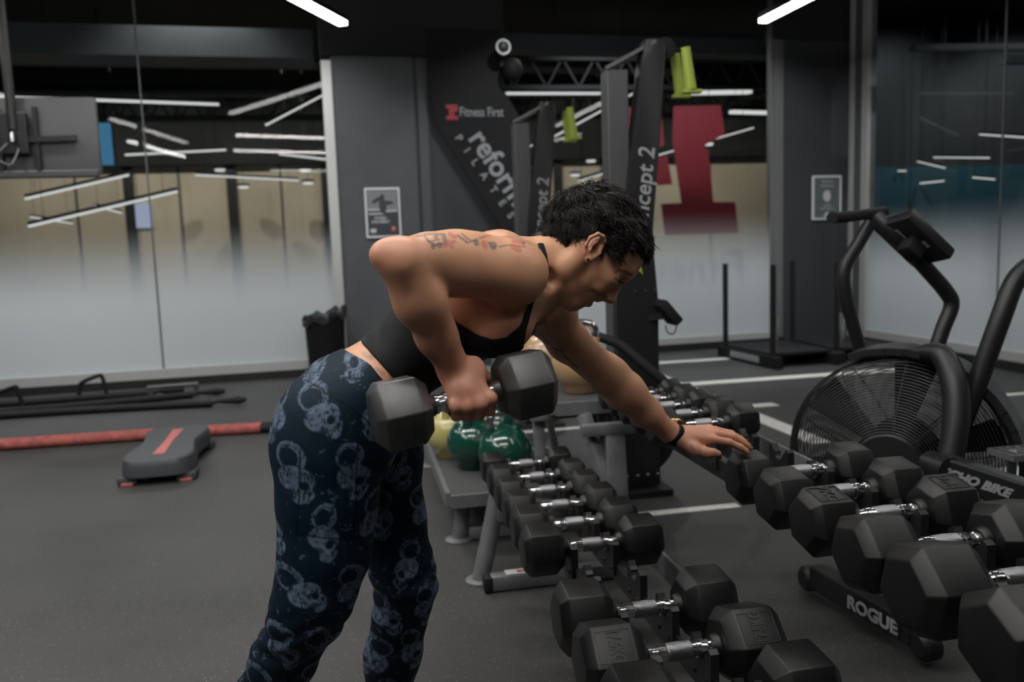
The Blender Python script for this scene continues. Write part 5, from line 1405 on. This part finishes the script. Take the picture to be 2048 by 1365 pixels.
# ---- leggings with a skull print
WAIST = [(640, 670), (693, 702), (735, 724), (780, 752), (850, 800), (900, 860), (900, 2400), (100, 2400), (100, 670)]
def legg_post(P, d):
    xy = project(P.astype(np.float64))
    fold = 0.0022*np.sin(P[:, 2]*150+4*np.sin(P[:, 0]*25))*np.exp(-((P[:, 2]-0.47)/0.06)**2)
    ank = 0.10-P[:, 2]
    return np.maximum(np.maximum(d-0.0035+fold, poly_sd(xy, WAIST)/1120.0), ank).astype(np.float32)
LP = [torso[0]] + legs
lq = np.array([q for p in LP for q in ((p.a, p.b) if isinstance(p, Cone) else (p.c, p.c))])
GV, GF = surface(LP, lq.min(0)-0.13, lq.max(0)+0.13, 0.0022, legg_post)
GV = relax(GV, GF, 1, 0.4)
GN = vnormals(GV, GF)
if np.mean((GV-GV.mean(0))[:, 0]*GN[:, 0]) < 0: GF = GF[:, ::-1]; GN = -GN
gx = project(GV); gd = (GV-CO) @ FH
U = GV @ _r + 0.35*np.abs((GN @ _r))*0.05; V_ = GV[:, 2]
isfar = gd > 1.585
U = U + np.where(isfar, 0.043, 0.0); V2 = V_ + np.where(isfar, 0.05, 0.0)
U = U + 0.012*(vnoise(GV, 9, 4)-0.5); V2 = V2 + 0.012*(vnoise(GV, 9, 6)-0.5)
def sst(x, a, b): t = np.clip((x-a)/(b-a), 0, 1); return t*t*(3-2*t)
def skulls(U, V, cw, ch, size, seed, off=(0, 0)):
    """ink coverage of a staggered print: skulls that each hang from an open ring"""
    ink = np.zeros(len(U)); rng = np.random.RandomState(seed)
    ru = rng.rand(40, 40, 4)
    for dj in (-1, 0, 1):
        for di in (-1, 0, 1):
            j = np.floor((V+off[1])/ch).astype(int)+dj
            sh = (j % 2)*0.5
            i = np.floor((U+off[0])/cw - sh).astype(int)+di
            rr = ru[i % 40, j % 40]
            cx = (i+0.5+sh+(rr[:, 0]-0.5)*0.22)*cw-off[0]; cy = (j+0.5+(rr[:, 1]-0.5)*0.2)*ch-off[1]
            an = (rr[:, 2]-0.5)*0.9; fx = np.where(rr[:, 3] > 0.35, 1.0, -1.0)
            x = (U-cx)/size*fx; y = (V-cy)/size
            x, y = x*np.cos(an)+y*np.sin(an), -x*np.sin(an)+y*np.cos(an)
            e = lambda a, b, p, q: np.sqrt(((x-a)/p)**2+((y-b)/q)**2)
            cr = 1-sst(e(-0.05, 0.12, 0.56, 0.44), 0.93, 1.05); fc = 1-sst(e(0.22, -0.22, 0.33, 0.36), 0.92, 1.06); jw = 1-sst(e(0.20, -0.50, 0.24, 0.14), 0.9, 1.1)
            s = np.maximum(np.maximum(cr, fc), jw*0.9)
            for a, b, p, q, w in ((0.20, -0.02, 0.15, 0.15, 1), (0.50, -0.06, 0.07, 0.12, 0.9), (0.40, -0.26, 0.06, 0.09, 0.9), (-0.12, -0.30, 0.20, 0.10, 0.75), (-0.30, -0.05, 0.07, 0.05, 0.5)):
                s = s*(1-w*(1-sst(e(a, b, p, q), 0.8, 1.12)))
            teeth = (np.sin(x*52) > 0.55)*(np.abs(y+0.43) < 0.05)*(np.abs(x-0.22) < 0.22); s = s*(1-0.8*teeth)
            s = s*(1-0.55*(np.abs(y+0.36) < 0.018)*(np.abs(x-0.2) < 0.25))
            rad = np.sqrt((x+0.30)**2+(y-0.78)**2); ra = np.arctan2(y-0.78, x+0.30)
            rg = (np.abs(rad-0.37) < 0.085+0.03*np.sin(ra+1))*(1-0.75*((rad < 0.345) & (rad > 0.315)))
            rg = rg*(~((np.abs(ra+1.0) < 0.35)))
            ink = np.maximum(ink, np.maximum(s, rg*0.8))
    return ink
ink = skulls(U, V2, 0.094, 0.104, 0.054, 11)
g1 = vnoise(np.stack([U, V2, GV[:, 1]], 1), 330, 1); g2 = vnoise(np.stack([U, V2, GV[:, 1]], 1), 120, 2); g3 = vnoise(np.stack([U*1.0, V2*0.3, GV[:, 1]], 1), 420, 9)
ink = ink*sst(g1*0.5+g2*0.35+g3*0.45, 0.34, 0.72)
spk = sst(vnoise(GV, 70, 12)*0.6+vnoise(GV, 260, 13)*0.55, 0.80, 0.92)*0.5
ink = np.maximum(ink, spk)
base = np.array([0.0027, 0.0076, 0.0150])
tealm = (0.35+0.65*sst(GV[:, 2], 0.40, 0.80))[:, None]
gcol = base*(0.8+0.4*vnoise(GV, 60, 3))[:, None] + np.array([-0.0006, 0.0028, 0.0062])*tealm
inkc = np.array([0.105, 0.142, 0.200])
gcol = gcol*(1-ink[:, None]) + inkc*(0.55+0.6*g2)[:, None]*ink[:, None]
def seam(pts, w=1.6):
    d = np.full(len(gx), 1e9)
    for (a, b), (c, e) in zip(pts, pts[1:]):
        A = np.array((a, b), float); v = np.array((c-a, e-b), float); q = gx-A; t = np.clip((q @ v)/(v @ v), 0, 1); d = np.minimum(d, np.linalg.norm(q-t[:, None]*v, axis=1))
    m = (np.clip(1.6-d/w, 0, 1)*((GN @ TO) > -0.1)*(gd < 1.6))[:, None]
    return m
for pts in ([(612, 760), (650, 785), (700, 815), (745, 850)], [(622, 868), (680, 884), (735, 886)], [(590, 1068), (640, 1076), (705, 1080)], [(600, 900), (598, 1000), (592, 1070)], [(715, 890), (712, 1000), (706, 1080)]):
    m = seam(pts); gcol = gcol*(1-0.75*m)
link_mesh('leggings', np_mesh('leggings', GV, GF, gcol), tint_mat('printed leggings', 0.66, 0.15, 0, 0.12, 1200), person, local=False)['label'] = 'navy leggings printed with pale skulls'

# ---- hair: a dark cap and many short wavy locks
rng = np.random.RandomState(5)
CC = HL(0.130, -0.062, 0); CR = np.array([0.086, 0.096, 0.077])
def hair_ok(q):
    """q: points in head axes (v, u, w): is this scalp covered with hair"""
    v, u, w = q[:, 0], q[:, 1], np.abs(q[:, 2])
    front = v > np.interp(u, [-0.20, -0.125, -0.095, -0.068, -0.050, -0.020, -0.012, 0.010, 0.03, 0.06], [0.040, 0.050, 0.072, 0.088, 0.132, 0.100, 0.118, 0.136, 0.143, 0.144])
    return front
def cap_post(P, d):
    q = (P.astype(np.float64)-HO) @ HAX.T
    v, u = q[:, 0], q[:, 1]
    lim = np.interp(u, [-0.20, -0.125, -0.095, -0.068, -0.050, -0.022, -0.012, 0.010, 0.03, 0.06], [0.040, 0.054, 0.072, 0.090, 0.134, 0.102, 0.124, 0.152, 0.182, 0.200])
    n = 0.004*(vnoise(P, 90, 21)-0.5)+0.007*(vnoise(P, 42, 22)-0.5)
    return np.maximum(d+n, (lim-v)*0.8).astype(np.float32)
hp = [Ell(HL(0.133, -0.064, 0), (0.083, 0.094, 0.077), HAX, 0.02), Ell(HL(0.150, -0.024, 0), (0.043, 0.038, 0.060), HAX, 0.03), Ell(HL(0.152, -0.085, 0), (0.058, 0.070, 0.068), HAX, 0.03),
      Cone(HL(0.105, -0.115, 0), HL(0.058, -0.128, 0), 0.052, 0.029, 0.03)]
q = np.array([HL(*c) for c in ((0.0, -0.2, -0.12), (0.26, 0.09, 0.12), (0.26, -0.2, 0.12), (0.0, 0.09, -0.12), (0.26, -0.2, -0.12), (0.0, 0.09, 0.12))])
CV, CF = surface(hp, q.min(0)-0.02, q.max(0)+0.02, 0.0026, cap_post)
CN = vnormals(CV, CF)
if np.mean(((CV-CV.mean(0))*CN).sum(1)) < 0: CF = CF[:, ::-1]; CN = -CN
# locks grow from the cap surface, combed from the crown
qv = (CV-HO) @ HAX.T
skin_d = combine(neck+torso+head[:12]+[nar[0]], CV.copy())
outer = np.nonzero((((CV-CC)*CN).sum(1) > 0.03) & (skin_d > 0.0025))[0]
crown = np.array([0.205, -0.115, 0.0])
SV = []; SF = []; vo = 0
NST = 16000
NF = np.stack([vnoise(CV, 42, 31+i)-0.5 for i in range(3)], 1); NP_ = vnoise(CV, 36, 40); NL = vnoise(CV, 70, 44)
pick = rng.choice(outer, NST)
for pi in pick:
    p = CV[pi]; n = CN[pi]; lq_ = qv[pi]
    flow = lq_-crown; flow = HU*flow[0]+HF*flow[1]+HT*flow[2]
    flow = flow + HF*0.035 + NF[pi]*0.085 + rng.normal(0, 0.012, 3)
    flow = flow - n*(flow @ n); fl_ = np.linalg.norm(flow)
    if fl_ < 1e-5: continue
    flow /= fl_; side = np.cross(n, flow)
    L = rng.uniform(0.020, 0.042); lift = 0.015 + 0.12*NL[pi] + rng.uniform(0, 0.04); wav = rng.uniform(0.003, 0.0075); ph = NP_[pi]*14 + rng.uniform(-0.5, 0.5)
    if lq_[0] < 0.11 and lq_[1] < -0.06: lift *= 0.35; L *= 0.8
    if lq_[0] < 0.125 and lq_[1] > -0.06: L *= 0.35; lift *= 0.4
    if lq_[1] > -0.025 and lq_[0] < 0.185: L *= np.interp(lq_[0], [0.13, 0.155, 0.185], [0.2, 0.7, 0.95]); lift *= 0.8
    r0 = rng.uniform(0.0004, 0.0008)
    K = 7
    t = np.linspace(0, 1, K)
    drop = -(t**2)*lift*L*0.9
    c = p + n*(-0.002) + np.outer(t*L, flow) + np.outer(np.sin(t*np.pi*0.75)*lift*L, n) + np.outer(wav*np.sin(ph+t*5.0), side) + np.outer(wav*0.5*np.cos(ph+t*6.0), n) + np.outer(drop, n)*0.3
    rr = r0*np.clip(1.15-t, 0.06, 1)**0.6
    tg = np.gradient(c, axis=0); tg /= np.linalg.norm(tg, axis=1)[:, None]
    b1 = np.cross(tg, n); b1 /= np.linalg.norm(b1, axis=1)[:, None]; b2 = np.cross(tg, b1)
    ring = np.concatenate([c + b1*rr[:, None]*1.5, c - b1*rr[:, None]*0.75 + b2*rr[:, None], c - b1*rr[:, None]*0.75 - b2*rr[:, None]])
    SV.append(ring)
    i = np.arange(K-1)
    for a, b in ((0, 1), (1, 2), (2, 0)):
        SF.append(np.stack([vo+a*K+i, vo+b*K+i, vo+b*K+i+1, vo+a*K+i+1], 1))
    vo += 3*K
SV = np.concatenate(SV); SF = np.concatenate(SF)
M_HAIR = mat('dark brown hair', (0.0095, 0.0068, 0.0062), 0.50, 0, 0.28, 0, 1, 0.4, 60)
hair = link_mesh('hair', np_mesh('hair', np.concatenate([CV, SV]), np.concatenate([CF, SF+len(CV)])), M_HAIR, person, local=False)
# ear stud, watch, nail polish
MB().ellipsoid(EP(1176, 519, 0.080), (0.003, 0.003, 0.003), None, 12, 8).build('ear_stud', M_BLACK, person)
wc = Vector(W(1349, 869, 1.9425)); wd = (Vector(W(1372, 878, 1.945))-Vector(fa[4])).normalized()
zx = Vector(wd); ya = Vector(UPI).cross(zx).normalized(); xa = zx.cross(ya)
WM_ = Matrix((xa, ya, zx)).transposed().to_4x4(); WM_.translation = wc
wt = MB()
NS = 40
prof = [(0.0255, -0.011), (0.0292, -0.010), (0.0292, 0.010), (0.0255, 0.011)]
rings = [[wt.bm.verts.new(WM_ @ Vector((r*0.98*math.cos(2*math.pi*k/NS), r*1.06*math.sin(2*math.pi*k/NS), z))) for k in range(NS)] for r, z in prof]
for A, B in zip(rings, rings[1:]+rings[:1]):
    for k in range(NS): wt.bm.faces.new((A[k], A[(k+1) % NS], B[(k+1) % NS], B[k]))
strap = wt.build('watch', M_BLACKM, person)
strap['label'] = 'black watch strap'
a0 = 0.15
wx = WM_ @ Vector((0.0302*math.cos(a0), 0.0295*math.sin(a0), 0))
rot = (WM_.to_3x3() @ Matrix.Rotation(a0, 3, 'Z'))
MB().box(wx, (0.010, 0.033, 0.036), rot, bevel=0.004).build('watch_case', M_GOLD, strap)['label'] = 'gold watch case'
MB().box(wx + rot @ Vector((0.0052, 0, 0)), (0.001, 0.027, 0.030), rot).build('watch_face', M_BLACK, strap, smooth=False)
for p, r in fing:
    d = Vector(p[3]-p[2]).normalized(); c = Vector(p[3]) + Vector(UPI)*0.0045 + Vector(TO)*0.002
    nrot = Matrix((d, Vector(UPI).cross(d).normalized(), d.cross(Vector(UPI).cross(d).normalized()))).transposed()
    MB().ellipsoid(c, (0.0068, 0.0052, 0.0022), nrot, 12, 8).build('fingernail', M_BLACK, person)['label'] = 'black painted nail'

# ---- the dumbbell in the fist
hb = Vector(HA); hz = Vector(UPI)-hb*hb.dot(Vector(UPI)); hz.normalize(); hy = hz.cross(hb)
HMAT = Matrix((hb, hy, hz)).transposed().to_4x4(); HMAT.translation = Vector(W(927, 797, 1.372))
dumbbell('big hex dumbbell held in the fist at the hip', 0.0645, 0.094, 0.126, None, None, HMAT, R_(0), rub=M_RUBBERB)
